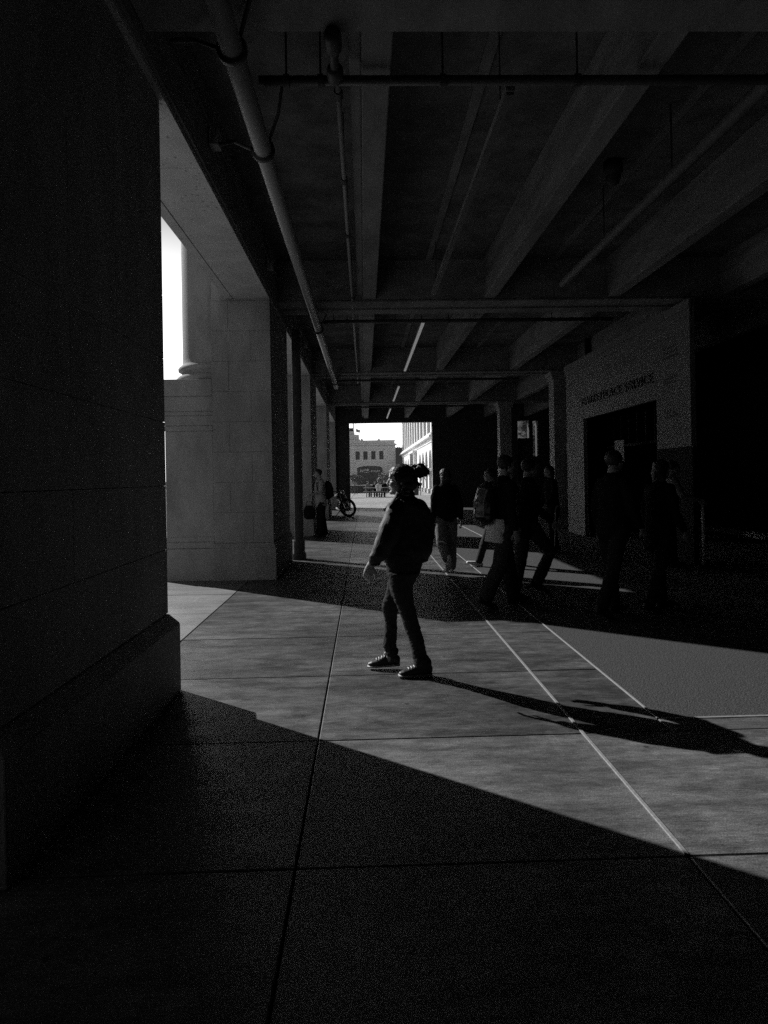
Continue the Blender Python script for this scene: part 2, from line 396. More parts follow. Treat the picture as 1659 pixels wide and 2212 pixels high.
# portal wall with lettering
bm = bmesh.new()
bx(bm, 5.45, 5.52, 11.62, 13.05, 1.98, 4.43); bx(bm, 5.45, 5.52, 13.05, 17.45, 2.91, 4.43); bx(bm, 5.45, 5.52, 17.45, 18.9, 0, 4.43)
po = part('portal_wall', bm, 'portal', bevel=.006)
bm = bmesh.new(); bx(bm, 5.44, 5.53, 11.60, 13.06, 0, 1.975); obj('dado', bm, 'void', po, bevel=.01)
bm = bmesh.new(); bx(bm, 5.40, 5.449, 11.58, 18.92, 4.28, 4.43); bx(bm, 5.42, 5.4495, 11.6, 18.9, 4.16, 4.279); bx(bm, 5.425, 5.4492, 11.6, 18.9, 3.88, 3.93); obj('moulding', bm, 'portal', po, bevel=.01)
bm = bmesh.new(); bx(bm, 5.43, 5.4494, 11.62, 11.82, 2.0, 4.155); obj('corner_strip', bm, 'portal', po, bevel=.005)
def wall_text(s, size, x, y_start, z, m, parent, width, depth=.01):
    b = text_bm(s, size, depth, spacing=1.08)
    xs_ = [v.co.x for v in b.verts]; k = width / (max(xs_) - min(xs_)); x0 = min(xs_)
    for v in b.verts:
        tx, ty, tz = v.co; v.co = V((x - tz, y_start - (tx - x0) * k, z + ty))
    return obj('lettering', b, m, parent)
wall_text('MARKETPLACE SERVICE', .27, 5.436, 17.5, 3.24, 'sign_dark', po, 4.35, .012)
# small notice lettering on the pier of the portal
for zz in (3.75, 3.66, 3.57, 3.2, 3.12, 2.6, 2.52):
    b = bmesh.new(); bx(b, 5.4455, 5.4498, 12.1 + random.uniform(0, .12), 12.72, zz, zz + .05); obj('notice_line', b, 'sign_faint', po)
# dark shop inside the portal
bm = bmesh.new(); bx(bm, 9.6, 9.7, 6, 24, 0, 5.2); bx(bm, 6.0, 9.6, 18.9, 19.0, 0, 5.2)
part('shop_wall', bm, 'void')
bm = bmesh.new()
for a in range(9): bx(bm, 6.05, 6.09, 13.1 + .49 * a, 13.13 + .49 * a, 2.2, 2.9)
bx(bm, 6.04, 6.1, 13.06, 17.44, 2.17, 2.22)
part('portal_grille', bm, 'void')
bpart('notice_board', 'banner', 5.62, 5.64, 15.2, 15.75, 1.82, 2.28)

# ------------------------------------------------------------------ services under the ceiling
p = thing('drain_pipe', 'thick pale pipe running the length of the arcade beside the stone piers', 'pipe', (-.80, 4.5, 4.31))
bm = bmesh.new(); tube(bm, [(0, -9, 0), (0, 17.0, 0)], [.072, .072], n=24, cap=False); obj('pipe_run', bm, 'pipe', p, smooth=True)
for yy in (.05, 1.45, 8.6, 15.9):
    bm = bmesh.new(); tube(bm, [(0, yy, 0), (0, yy + .05, 0)], [.098, .098], n=24, cap=False); obj('coupling', bm, 'pipe_dark', p, smooth=True)
    bm = bmesh.new(); tube(bm, [(-.10, yy, .0), (-.26, yy + .12, .12)], [.015, .015], n=8); tube(bm, [(-.26, yy + .12, .12), (-.36, yy - .04, .02)], [.017, .017], n=8); tube(bm, [(.05, yy + .03, .08), (.16, yy - .2, .2), (.2, yy - .3, .36)], [.014, .014, .012], n=8)
    obj('hanger', bm, 'pipe_dark', p, smooth=True)
bm = bmesh.new(); tube(bm, [(0, 17.0, 0), (-.02, 17.25, .06), (-.02, 17.35, .3), (-.02, 17.35, .9)], [.072, .072, .072, .072], n=20, cap=False); obj('elbow', bm, 'pipe', p, smooth=True)
labels = ['dark sprinkler pipe crossing overhead in the nearest bay, largest of the cross pipes', 'dark sprinkler pipe crossing just behind the second ceiling beam', 'dark cross pipe under the third ceiling beam above the arcade', 'farthest dark cross pipe above the bright doorway']
for k in range(4):
    yy = 5.22 + 8.05 * k
    p = thing('cross_pipe', labels[k], 'pipe', (-.72, yy, 4.47), group='sprinkler pipes crossing the ceiling')
    bm = bmesh.new(); tube(bm, [(0, 0, 0), (5.45 if k else 7.8, 0, 0)], [.036, .036], n=16, cap=False); obj('pipe_run', bm, 'pipe_dark', p, smooth=True)
    for q, xx in enumerate((.2, .45, 1.35, 2.35, 4.3, 5.2)):
        bm = bmesh.new(); tube(bm, [(xx, 0, .03), (xx, 0, .76)], [.008, .008], n=8, cap=False); tube(bm, [(xx - .02, 0, 0), (xx + .02, 0, 0)], [.046, .046], n=14, cap=False)
        obj('hanger', bm, 'pipe_dark', p)
p = thing('conduit', 'thin pipe with fittings running beside the narrow central beam', 'pipe', (-.15, 4.5, 4.47))
bm = bmesh.new(); tube(bm, [(0, .9, .08), (0, 18, .08)], [.022, .022], n=12, cap=False); obj('pipe_run', bm, 'pipe', p, smooth=True)
for yy in (1.0, 2.6, 4.2, 7.2): 
    bm = bmesh.new(); tube(bm, [(0, yy, .08), (0, yy + .1, .08)], [.035, .035], n=12, cap=False); tube(bm, [(0, yy + .05, .09), (0, yy + .05, .76)], [.007, .007], n=6, cap=False); obj('coupling', bm, 'pipe_dark', p)
p = thing('sprinkler_drop', 'stubby dark valve pipe hanging in front of the nearest cross pipe', 'pipe fitting', (-.16, 4.88, 4.43))
bm = bmesh.new(); tube(bm, [(0, -.12, .04), (0, .32, .04)], [.032, .032], n=14); tube(bm, [(0, -.2, .04), (0, -.06, .04)], [.06, .06], n=14); obj('pipe_body', bm, 'pipe_dark', p, smooth=True)
bm = bmesh.new(); tube(bm, [(0, .2, .04), (0, .3, .04)], [.06, .06], n=14); tube(bm, [(0, 0, .04), (0, 0, .8)], [.012, .012], n=8); obj('flange', bm, 'pipe_dark', p, smooth=True)
p = thing('air_duct', 'broad pale pipe hung along the ceiling between the second and third long beams', 'pipe', (3.12, 4.0, 4.5))
bm = bmesh.new(); tube(bm, [(0, -6, 0), (0, 6.9, 0)], [.062, .062], n=20, cap=True); obj('pipe_run', bm, 'duct', p, smooth=True)
for yy in (1, 3, 5):
    bm = bmesh.new(); tube(bm, [(0, yy, .06), (0, yy, .73)], [.01, .01], n=8, cap=False); obj('hanger', bm, 'pipe_dark', p)
for k, (a, b, on) in enumerate(((5.4, 11.4, 0), (13.45, 19.6, 1), (22.9, 27.3, 1), (30.3, 35.2, 1))):  # bright overhead lines built as weakly glowing strips, nearest one without glow
    p = thing('strip_light', ['unlit grey strip light in the nearest ceiling bay', 'longest glowing strip light, between the second and third beams', 'short glowing strip light before the fourth beam', 'tiny glowing strip light nearest the doorway'][k], 'strip light', (1.17, a, 4.47), group='strip lights along the ceiling')
    bm = bmesh.new(); bx(bm, -.035, .035, 0, b - a, .022, .07); obj('housing', bm, 'beam', p)
    bm = bmesh.new(); bx(bm, -.028, .028, .02, b - a - .02, 0, .021); obj('tube', bm, 'lamp' if on else 'lamp_off', p)
    for q in (.4, b - a - .4):
        bm = bmesh.new(); tube(bm, [(0, q, .06), (0, q, .76)], [.006, .006], n=6, cap=False); obj('hanger', bm, 'pipe_dark', p)
p = thing('cable_run', 'thin dark cable with small junction boxes along the inside of the left spandrel', 'cable', (-1.33, 4.5, 4.75))
bm = bmesh.new(); tube(bm, [(0, y_ * 1.0, .012 * sin(y_ * 1.7)) for y_ in range(-8, 30)], [.011] * 38, n=8); obj('cable', bm, 'pipe_dark', p, smooth=True)
for yy in (2.2, 6.1, 12.4, 19.8):
    bm = bmesh.new(); bx(bm, -.06, .03, yy - .08, yy + .08, -.08, .08); obj('junction_box', bm, 'pipe', p, bevel=.008)
p = thing('ceiling_camera', 'small dark dome fitting under the ceiling between the two right long beams', 'fitting', (3.0, 8.3, 5.1))
bm = bmesh.new(); lathe(bm, 0, 0, [(.01, -.16), (.06, -.13), (.085, -.08), (.09, 0), (.11, .001), (.11, .13)], 20); obj('housing', bm, 'pipe_dark', p, smooth=True)
# steel column by the second pier
p = thing('steel_post', 'tall dark square steel post standing just past the second stone pier', 'post', (-1.275, 13.75, 0))
bm = bmesh.new(); bx(bm, -.08, .08, -.09, .09, .02, 4.42); obj('shaft', bm, 'iron', p, bevel=.008)
bm = bmesh.new(); bx(bm, -.12, .12, -.13, .13, 0, .12); bx(bm, -.10, .10, -.11, .11, .12, .36); obj('base_shroud', bm, 'iron', p, bevel=.01)
# stanchion
p = thing('stanchion_post', 'slim shiny metal post standing alone in the dark at right', 'post', (5.47, 11.34, 0))
bm = bmesh.new(); tube(bm, [(0, 0, .02), (0, 0, 1.02)], [.026, .026], n=14, cap=False); obj('pole', bm, 'canopy', p, smooth=True)  # matte white pole colour stands in for light caught by the metal
bm = bmesh.new(); lathe(bm, 0, 0, [(.16, 0), (.16, .015), (.05, .035), (.025, .06)], 24); obj('base', bm, 'iron', p, smooth=True)
bm = bmesh.new(); ball(bm, (0, 0, 1.04), .034); obj('cap', bm, 'steel', p, smooth=True)

# ------------------------------------------------------------------ far buildings
S = 1.375
def far(x, z, k=S): return x * k, 1.55 + (z - 1.55) * k
fb = thing('pizzeria_building', 'pale low building with four square windows and an arched pizza shopfront', 'building', (1.5, 110, 0))
def fpart(name, boxes, m, parent=fb, y=110, bevel=0):
    bm = bmesh.new()
    for (x0, x1, z0, z1, ya, yb) in boxes:
        X0, Z0 = far(x0, z0); X1, Z1 = far(x1, z1); bx(bm, X0, X1, y + ya, y + yb, max(Z0, 0), Z1)
    o = obj(name, bm, m, parent, bevel=bevel)
    if parent is fb: o.location = (-1.5, -110, 0)
    return o
G0 = -1.0
# wall assembled around its openings, front face at Y=110
bxs = [(-9, -.95, G0, 5.2, 0, 1.2), (2.21, 3.55, G0, 5.2, 0, 1.2), (-.95, 2.21, 4.53, 5.2, 0, 1.2), (-.95, 2.21, 2.9, 3.59, 0, 1.2), (-.95, -.80, G0, 2.9, 0, 1.2), (2.08, 2.21, G0, 2.9, 0, 1.2)]
wx = [(-.95, -.48), (-.07, .40), (.83, 1.30), (1.73, 2.21)]
for a, b in zip(wx[:-1], wx[1:]): bxs.append((a[1], b[0], 3.59, 4.53, 0, 1.2))
fpart('wall', bxs, 'facade')
bm = bmesh.new()   # arch head
xa, xb = -.80, 2.08; N = 16
for i in range(N):
    t0, t1 = i / N, (i + 1) / N
    f = lambda t: 2.62 + .25 * math.sqrt(max(0, 1 - (2 * t - 1) ** 2))
    v = []
    for yy in (110.0, 110.6):
        for t in (t0, t1):
            X, Z = far(xa + (xb - xa) * t, f(t)); X2, Z2 = far(xa + (xb - xa) * t, 2.901)
            v.append(bm.verts.new((X, yy, Z))); v.append(bm.verts.new((X2, yy, Z2)))
    a, b_, c, d, e, f2, g, h = v
    for q in ((a, c, d, b_), (e, f2, h, g), (a, e, g, c)): bm.faces.new(q)
o = obj('arch_head', bm, 'facade', fb); o.location = (-1.5, -110, 0)
fpart('cornice', [(-9, 3.72, 5.20, 5.28, -.5, 1.2), (-9, 3.66, 5.281, 5.36, -.35, 1.2), (-9, 3.49, 5.361, 5.70, 0, 1.2), (-9, 3.55, 5.701, 5.76, -.12, 1.2), (-9, 3.56, 4.72, 4.76, -.06, -.002)], 'facade')
qb = []
for k in range(9):
    z = 1.9 + k * .32; qb.append((2.66, 3.56, z, z + .30, -.05, -.002)); qb.append((-2.0, -.98 - .1 * (k % 2), z, z + .30, -.05, -.002)) if k < 9 else None
for q_ in qb: fpart('quoin', [q_], 'facade', bevel=.01)
for a, b in wx:
    o = fpart('window', [(a, b, 3.59, 4.53, .25, .28)], 'window')
    k = [(a + (b - a) * t - .012, a + (b - a) * t + .012, 3.6, 4.52, .2, .249) for t in (.02, .33, .66, .98)] + [(a, b, 3.6 + .9 * t - .012, 3.6 + .9 * t + .012, .19, .248) for t in (.03, .25, .5, .75, .98)]
    fpart('frame', k, 'dark_wall', parent=o)
o = fpart('shop_window', [(-.8, 2.08, G0, 2.9, .4, .45)], 'window')
X, Z = far(-.5, 2.22)
b = text_bm('Joyride', .62, .01, shear=.35)
for v in b.verts: tx, ty, tz = v.co; v.co = V((X + tx * .78, 110.36 - tz, Z + ty * .95 + tx * .09))
q = obj('lettering', b, 'sign_pale', o)
bm = bmesh.new(); X2, Z2 = far(-.05, 2.12)
tube(bm, [(X2, 110.36, Z2), (X2 + .5, 110.36, Z2 + .02), (X2 + 1.0, 110.36, Z2 + .16)], [.02, .03, .01], n=6); obj('flourish', bm, 'sign_pale', o)
X, Z = far(.76, 2.20)
b = text_bm('PIZZA', .34, .01, spacing=1.25)
k_ = (far(1.80, 0)[0] - X) / max(v.co.x for v in b.verts)
for v in b.verts: tx, ty, tz = v.co; v.co = V((X + tx * k_, 110.36 - tz, Z + ty))
obj('lettering', b, 'sign_pale', o)
fpart('roof_block', [(-9, -.54, 5.77, 6.48, 1.5, 6), (-9, -.40, 5.77, 5.95, 1.3, 6), (-9, -1.06, 6.481, 6.9, 2, 6)], 'facade')
fpart('upper_block', [(-9, -1.2, 6.901, 7.3, 2.5, 6)], 'dark_wall')
for (a, b, z0) in ((-.36, -.05, 5.77), (1.58, 1.90, 5.77)):
    o = fpart('roof_vent', [(a, b, z0, z0 + .12, 1.5, 2), (a + .06, b - .06, z0 + .12, z0 + .25, 1.6, 1.9)], 'facade_white')
    fpart('vent_hood', [(a + .08, b - .08, z0 + .14, z0 + .23, 1.55, 1.59)], 'dark_wall', parent=o)
# flag pole + flag
X, Z = far(-.90, 7.0)
p = thing('flagpole', 'thin white flagpole with a striped flag above the pizzeria roof', 'flagpole', (X, 113, 6.5))
bm = bmesh.new(); tube(bm, [(0, 0, 0), (0, 0, 5.5)], [.05, .035], n=10, cap=False); obj('pole', bm, 'facade_white', p)
bm = bmesh.new(); tube(bm, [(-.38, .4, 0), (-.38, .4, 6.5)], [.11, .10], n=10, cap=False); obj('mast', bm, 'facade_white', p)
z_f = far(0, 7.22)[1] - 6.5
for nm, mm, sel in (('flag', 'flag_pale', 0), ('flag_stripes', 'flag_dark', 1)):
    bm = bmesh.new()
    for s in range(7):
        if s % 2 != sel and not (sel and s < 3): continue
        for i in range(8):
            if sel and s % 2 != sel and i > 2: continue
            f = lambda i: (.06 + i * .08, (.0 if not sel else -.004) + .05 * sin(i * 1.1), -.02 * i + .02 * sin(i))
            a, b_ = f(i), f(i + 1); h = .07
            vs = [bm.verts.new((q[0], q[1], z_f - s * h + q[2] - d)) for q, d in ((a, 0), (b_, 0), (b_, h), (a, h))]
            bm.faces.new(vs)
    o = obj(nm, bm, mm, p); sm = o.modifiers.new('s', 'SOLIDIFY'); sm.thickness = .006
# dark building between
bd = thing('dark_building', 'dark distant building with chimneys between pizzeria and arcaded facade', 'building', (7, 150, 0))
bm = bmesh.new(); bx(bm, -3.3, 4.6, 0, 8, 0, 7.85); o = obj('wall', bm, 'dark_wall', bd)
for a, z in ((-.75, 8.5), (.1, 8.05), (.45, 8.1), (1.35, 8.5)):
    bm = bmesh.new(); bx(bm, a, a + (.45 if z > 8.2 else .15), .3, 1.2, 7.851, z); obj('chimney', bm, 'dark_wall', bd)
# right facade : plane X=6.0 facing -X, from Y 60.5 to 110
rf = thing('arcaded_facade', 'sunlit white long building with round arches below and tall pilasters above', 'building', (6, 85, 0))
def rpart(name, bm, m, parent=None, bevel=0):
    o = obj(name, bm, m, parent or rf, bevel=bevel)
    if parent is None: o.location = (-6, -85, 0)
    return o
arches = [(62.9, 65.7), (66.9, 69.5), (70.75, 73.4), (74.6, 77.3)] + [(90.6, 92.9), (94.5, 96.8), (98.3, 100.6), (102.0, 104.3), (105.7, 107.7)]
bm = bmesh.new(); y = 60.6
def wallseg(a, b, z0, z1, x0=6.0, x1=6.9): bx(bm, x0, x1, a, b, z0, z1)
for (a, b) in arches:
    if a > 78 and y < 79: wallseg(y, 80.4, 0, 4.6); wallseg(80.4, 87.4, 4.1, 4.6); wallseg(87.4, a, 0, 4.6); y = 0
    if y: wallseg(y, a, 0, 4.6)
    y = b
    r = (b - a) / 2; N = 12; zs = 4.02 - r * .9
    for i in range(N):
        t0, t1 = pi - pi * i / N, pi - pi * (i + 1) / N
        ya, yb = a + r + r * cos(t0), a + r + r * cos(t1); za, zb = zs + r * .9 * sin(t0), zs + r * .9 * sin(t1)
        vs = [[bm.verts.new((x, yy, zz)) for x in (6.0, 6.9)] for yy, zz in ((ya, za), (yb, zb), (yb, 4.6), (ya, 4.6))]
        bm.faces.new([v[0] for v in vs][::-1]); bm.faces.new([vs[0][0], vs[0][1], vs[1][1], vs[1][0]])
wallseg(y, 110, 0, 4.6)
bm.normal_update(); rpart('wall', bm, 'facade_white')
bm = bmesh.new(); bx(bm, 6.6, 6.7, 60.6, 110, 0, 4.6); rpart('arcade_glass', bm, 'window')
bm = bmesh.new(); bx(bm, 5.55, 6.9, 60.4, 110.2, 4.95, 5.15); bx(bm, 5.7, 6.9, 60.45, 110.2, 5.151, 5.35); bx(bm, 5.9, 6.9, 60.5, 110.1, 4.601, 4.949); rpart('cornice', bm, 'facade_white', bevel=.03)
bm = bmesh.new()
ph = [63.2 + 4.15 * k for k in range(12)]
for yy in ph: bx(bm, 6.0, 6.55, yy - .45, yy + .45, 5.351, 14)
bx(bm, 6.0, 6.9, 59.6, 61.5, 5.351, 14); bx(bm, 5.95, 6.9, 109.2, 110.1, 5.351, 10.0); bx(bm, 5.6, 6.9, 109, 110.6, 10.001, 10.5)
rpart('pilasters', bm, 'facade_white')
bm = bmesh.new(); bx(bm, 6.56, 6.9, 61.5, 109.2, 5.351, 14); rpart('upper_glazing', bm, 'dark_wall')
bm = bmesh.new(); bx(bm, 6.95, 20, 60.6, 110, 0, 14); rpart('building_mass', bm, 'facade')
bm = bmesh.new()
bx(bm, 5.6, 5.99, 80.4, 80.9, 0, 4.3); bx(bm, 5.6, 5.99, 86.9, 87.4, 0, 4.3); bx(bm, 5.5, 5.99, 80.2, 87.6, 4.301, 4.55)
rpart('door_surround', bm, 'facade_white', bevel=.03)
bm = bmesh.new(); bx(bm, 6.0, 6.5, 81, 87, 0, 3.9); rpart('door', bm, 'iron')
bm = bmesh.new(); bx(bm, 5.4, 5.9, 62.0, 66.6, 2.05, 2.3); rpart('awning_bar', bm, 'facade_white')
bm = bmesh.new()
for (a, b) in arches[:4]:
    for e in (a - .3, b + .05): bx(bm, 5.88, 5.999, e, e + .25, 0, .45)
rpart('pier_foot', bm, 'facade_white', bevel=.05)
# parapet and low building seen through the side opening
lb = thing('parapet_building', 'small pale parapet seen through the narrow opening at the right end', 'building', (13.2, 60, 0))
bm = bmesh.new(); bx(bm, -1.2, .78, 0, 3, 0, 4.9); bx(bm, -1.4, .8, -.2, 3, 4.901, 5.3); obj('wall', bm, 'facade', lb)
bm = bmesh.new(); bx(bm, -.1, .15, -.25, -.21, 4.95, 5.15); obj('floodlight', bm, 'iron', lb)

# unseen city blocks added left of the arcade to cut low sky light
rnd = random.Random(11)
for k, (a, b, h, lab) in enumerate(((-75, -48, 27, 'tall office block farthest behind the camera across the street'), (-46, -22, 25, 'office block across the street behind the camera'), (-20, 4, 28, 'office block straight across the street left of the camera'), (6, 30, 26, 'office block across the street opposite the second pier'), (32, 56, 24, 'office block across the street nearest the plaza'))):
    p = thing('office_block', lab, 'building', (-52, (a + b) / 2, 0), group='office blocks across the street'); w2 = (b - a) / 2
    bm = bmesh.new(); bx(bm, -10, 6, -w2, w2, 0, h); obj('wall', bm, 'stone_dark', p)
    bm = bmesh.new(); bx(bm, -10.2, 6.3, -w2 - .2, w2 + .2, h + .001, h + .6); obj('roof_cornice', bm, 'stone_dark', p)
    first = None
    for fl in range(6):
        for q in range(4):
            y0 = -w2 + 1.5 + q * (2 * w2 - 3) / 4
            bm = bmesh.new(); bx(bm, 6.02, 6.1, y0 + .5, y0 + (2 * w2 - 3) / 4 - .5, 2.0 + fl * 3.6, 4.2 + fl * 3.6); obj('window', bm, 'window', p)

# ------------------------------------------------------------------ trees
def leaf_crown(cx, cy, cz, rx, ry, rz, n, size, seed):
    rnd = random.Random(seed); bm = bmesh.new()
    lumps = [(V((rnd.uniform(-.7, .7) * rx, rnd.uniform(-.7, .7) * ry, rnd.uniform(-.6, .6) * rz)), rnd.uniform(.35, .6)) for _ in range(14)]
    for i in range(n):
        c, s = rnd.choice(lumps)
        d = V((rnd.gauss(0, 1), rnd.gauss(0, 1), rnd.gauss(0, 1))).normalized() * (rnd.random() ** .4)
        p = V((cx, cy, cz)) + c + V((d.x * rx, d.y * ry, d.z * rz)) * s
        a = V((rnd.gauss(0, 1), rnd.gauss(0, 1), rnd.gauss(0, .6))).normalized(); b = a.cross(V((rnd.gauss(0, 1), rnd.gauss(0, 1), rnd.gauss(0, 1)))).normalized()
        k = size * rnd.uniform(.6, 1.3)
        vs = [bm.verts.new(p + a * k), bm.verts.new(p + b * k * .45), bm.verts.new(p - a * k), bm.verts.new(p - b * k * .45)]
        bm.faces.new(vs)
    return bm
def tree(name, label, loc, trunks, crown, n, size, seed, group=None):
    t = thing(name, label, 'tree', loc, group=group)
    for k, (x, y, r, h) in enumerate(trunks):
        bm = bmesh.new(); tube(bm, [(x, y, 0), (x * 1.05, y, h * .5), (x * .9, y, h)], [r, r * .8, r * .55], n=8); obj('trunk', bm, 'bark', t, smooth=True)
    obj('crown', leaf_crown(*crown, n, size, seed), 'leaf', t)
    return t
tree('clipped_tree', 'small glossy clipped tree at the left edge of the bright doorway', (-1.1, 66, 0), [(.15, 0, .025, 1.2), (.28, .1, .025, 1.25), (.42, 0, .025, 1.2)], (.2, 0, 1.45, .85, .7, .52), 2600, .055, 3, 'clipped trees in the plaza')
tree('clipped_tree', 'small glossy clipped tree behind the picnic table people', (1.95, 66, 0), [(0, 0, .03, 1.2), (.12, .1, .025, 1.2)], (.05, 0, 1.42, .75, .7, .62), 2600, .055, 5, 'clipped trees in the plaza')
tree('clipped_tree', 'dark shrub low behind the motorcycle', (-1.35, 55, 0), [(0, 0, .03, .5)], (0, 0, .75, .5, .5, .5), 1000, .05, 8, 'clipped trees in the plaza')
tree('street_tree', 'airy tree seen in the narrow opening at right beyond the arcade', (14.7, 60, 0), [(0, 0, .12, 4)], (.2, 0, 4.6, 1.4, 1.2, 2.4), 2200, .12, 9)
# planter behind trees
p = thing('planter_box', 'dark low planter behind the picnic table', 'planter', (1.2, 72, 0))
bm = bmesh.new(); bx(bm, -3.4, 3.0, 0, .8, 0, .75); obj('box', bm, 'dark_wall', p, bevel=.02)
bm = bmesh.new(); bx(bm, -3.45, 3.05, -.05, .85, .751, .83); obj('rim', bm, 'facade', p, bevel=.02)
# umbrella top
p = thing('market_umbrella', 'white canvas umbrella peak above the left clipped tree', 'umbrella', (-2.5, 74, 0))
bm = bmesh.new(); tube(bm, [(0, 0, 0), (0, 0, 2.1)], [.03, .03], n=8, cap=False); obj('pole', bm, 'wood', p)
bm = bmesh.new(); c = bm.verts.new((0, 0, 2.35)); ring = [bm.verts.new((1.5 * cos(k * pi / 4), 1.5 * sin(k * pi / 4), 1.72)) for k in range(8)]
for k in range(8): bm.faces.new((c, ring[k], ring[(k + 1) % 8]))
o = obj('canopy', bm, 'canopy', p); o.modifiers.new('s', 'SOLIDIFY').thickness = .01
# bin, post near the facade
p = thing('litter_bin', 'dark litter bin beside a thin post near the arcaded facade', 'bin', (4.35, 58.5, 0))
bm = bmesh.new(); bx(bm, -.28, .1, -.2, .2, .03, .72); obj('body', bm, 'iron', p, bevel=.03)
bm = bmesh.new(); bx(bm, -.3, .12, -.22, .22, .721, .80); obj('lid', bm, 'iron', p, bevel=.02)
p = thing('sign_post', 'thin dark post with small plate beside the litter bin', 'post', (4.62, 58.3, 0))
bm = bmesh.new(); tube(bm, [(0, 0, 0), (0, 0, 1.0)], [.03, .03], n=8, cap=False); obj('pole', bm, 'iron', p)
bm = bmesh.new(); bx(bm, -.12, .12, -.02, .02, .82, 1.05); obj('plate', bm, 'iron', p)

# picnic table
p = thing('picnic_table', 'long wooden picnic table with attached benches out in the sunny plaza', 'picnic table', (.88, 56.2, 0))
def slat(name, x0, x1, y0, y1, z0, z1, n):
    bm = bmesh.new(); d = (y1 - y0) / n
    for i in range(n): bx(bm, x0, x1, y0 + i * d + .01, y0 + (i + 1) * d - .01, z0, z1)
    return obj(name, bm, 'wood', p, bevel=.005)
slat('tabletop', -.98, .98, -.38, .38, .72, .77, 5); slat('bench', -.98, .98, -.9, -.62, .42, .46, 2); slat('bench', -.98, .98, .62, .9, .42, .46, 2)
for sx in (-.72, .72):
    bm = bmesh.new()
    for s in (-1, 1): tube(bm, [(sx, s * .75, .02), (sx, s * .28, .70)], [.035, .035], n=6)
    bx(bm, sx - .02, sx + .02, -.86, .86, .37, .415); obj('leg_frame', bm, 'dark_wall', p)

# ------------------------------------------------------------------ people
def hand(bm, wrist, d, palm_n, s=1., curl=.35, left=1):
    """palm box plus five jointed fingers; d fingers direction, palm_n palm normal"""
    d = d.normalized(); n_ = (palm_n - d * palm_n.dot(d)).normalized(); sd = d.cross(n_) * left
    tube(bm, [wrist - d * .01, wrist + d * .045 * s, wrist + d * .085 * s], [(.028 * s, .019 * s), (.040 * s, .016 * s), (.041 * s, .014 * s)], side=sd, n=12)
    for k, L in enumerate((.070, .079, .074, .058)):
        base = wrist + d * .088 * s + sd * (.030 - .0195 * k) * s; a = curl * (1 + .15 * k); p = base; dd = d; r = .0092 * s; pts = [base - d * .02]; rr = [r]
        for j, f in enumerate((.45, .32, .23)):
            dd = (d * cos(a * (j + .4)) + n_ * sin(a * (j + .4))).normalized(); pts.append(p); rr.append(r); p = p + dd * L * f * s; r *= .93
        pts.append(p); rr.append(r); tube(bm, pts, rr, n=8)
    b0 = wrist + d * .03 * s + sd * .025 * s; t1 = (d * .7 + sd * .7 + n_ * .3).normalized(); t2 = (d * .95 + sd * .25 + n_ * .35).normalized()
    tube(bm, [b0, b0 + t1 * .035 * s, b0 + t1 * .035 * s + t2 * .035 * s, b0 + t1 * .035 * s + t2 * .055 * s], [.014 * s, .0125 * s, .010 * s, .008 * s], n=8)

def head(bm, c, fwd, s=1., up=V((0, 0, 1))):
    """c = centre of the skull, face looks along fwd"""
    f = fwd.normalized(); l = up.cross(f).normalized(); u = f.cross(l)
    P = lambda a, b, z: c + f * (a * s) + l * (b * s) + u * (z * s)
    def el(p, ra, rb, rz, n=16):
        m = Matrix((( *(f * ra * s), 0), (*(l * rb * s), 0), (*(u * rz * s), 0), (0, 0, 0, 1))).transposed(); m.translation = P(*p)
        bmesh.ops.create_uvsphere(bm, u_segments=n, v_segments=n * 2 // 3, radius=1, matrix=m)
    el((-.012, 0, .025), .094, .074, .088, 20); el((.022, 0, -.03), .066, .062, .078, 18); el((.045, 0, -.078), .036, .038, .03)
    el((.060, 0, .040), .030, .052, .038)                                   # brow / forehead
    tube(bm, [P(.080, 0, .018), P(.094, 0, -.008), P(.104, 0, -.024), P(.086, 0, -.034)], [.009 * s, .011 * s, .0125 * s, .008 * s], n=8)   # nose
    for k in (-1, 1):
        el((.092, .012 * k, -.029), .010, .008, .007, 8); el((.052, .036 * k, -.028), .032, .024, .026)       # nostril, cheek
        el((.074, .030 * k, .026), .016, .020, .008, 8); el((.070, .030 * k, .008), .013, .013, .009, 10)      # brow ridge, eye
        el((-.012, .074 * k, -.005), .018, .008, .030, 10)                                                      # ear
    el((.082, 0, -.051), .014, .022, .0065, 10); el((.080, 0, -.062), .014, .019, .0075, 10)               # lips
    el((.072, 0, -.090), .020, .020, .016, 10)                                                             # chin
    tube(bm, [P(-.03, 0, -.05), P(-.035, 0, -.16)], [(.054 * s, .050 * s), (.058 * s, .054 * s)], n=14)     # neck

def shoe(bm, ankle, f, s=1., pitch=0.):
    """f toe direction (horizontal), pitch lifts the toe(+)/heel(-)"""
    f = V((f.x, f.y, 0)).normalized(); l = V((0, 0, 1)).cross(f); q = Matrix.Rotation(-pitch, 3, l); f2 = q @ f; u = q @ V((0, 0, 1))
    P = lambda a, z: ankle + f2 * (a * s) + u * ((z - .09) * s)
    tube(bm, [P(-.065, .045), P(-.02, .05), P(.06, .045), P(.13, .036), P(.185, .030)], [(.034 * s, .04 * s), (.038 * s, .045 * s), (.044 * s, .038 * s), (.048 * s, .028 * s), (.036 * s, .02 * s)], side=l, n=12)
    tube(bm, [P(-.015, .05), P(-.01, .11)], [.042 * s, .038 * s], n=12)
    tube(bm, [P(-.07, .014), P(0, .014), P(.10, .014), P(.195, .016)], [(.036 * s, .014 * s), (.040 * s, .014 * s), (.051 * s, .014 * s), (.034 * s, .012 * s)], side=l, n=12)

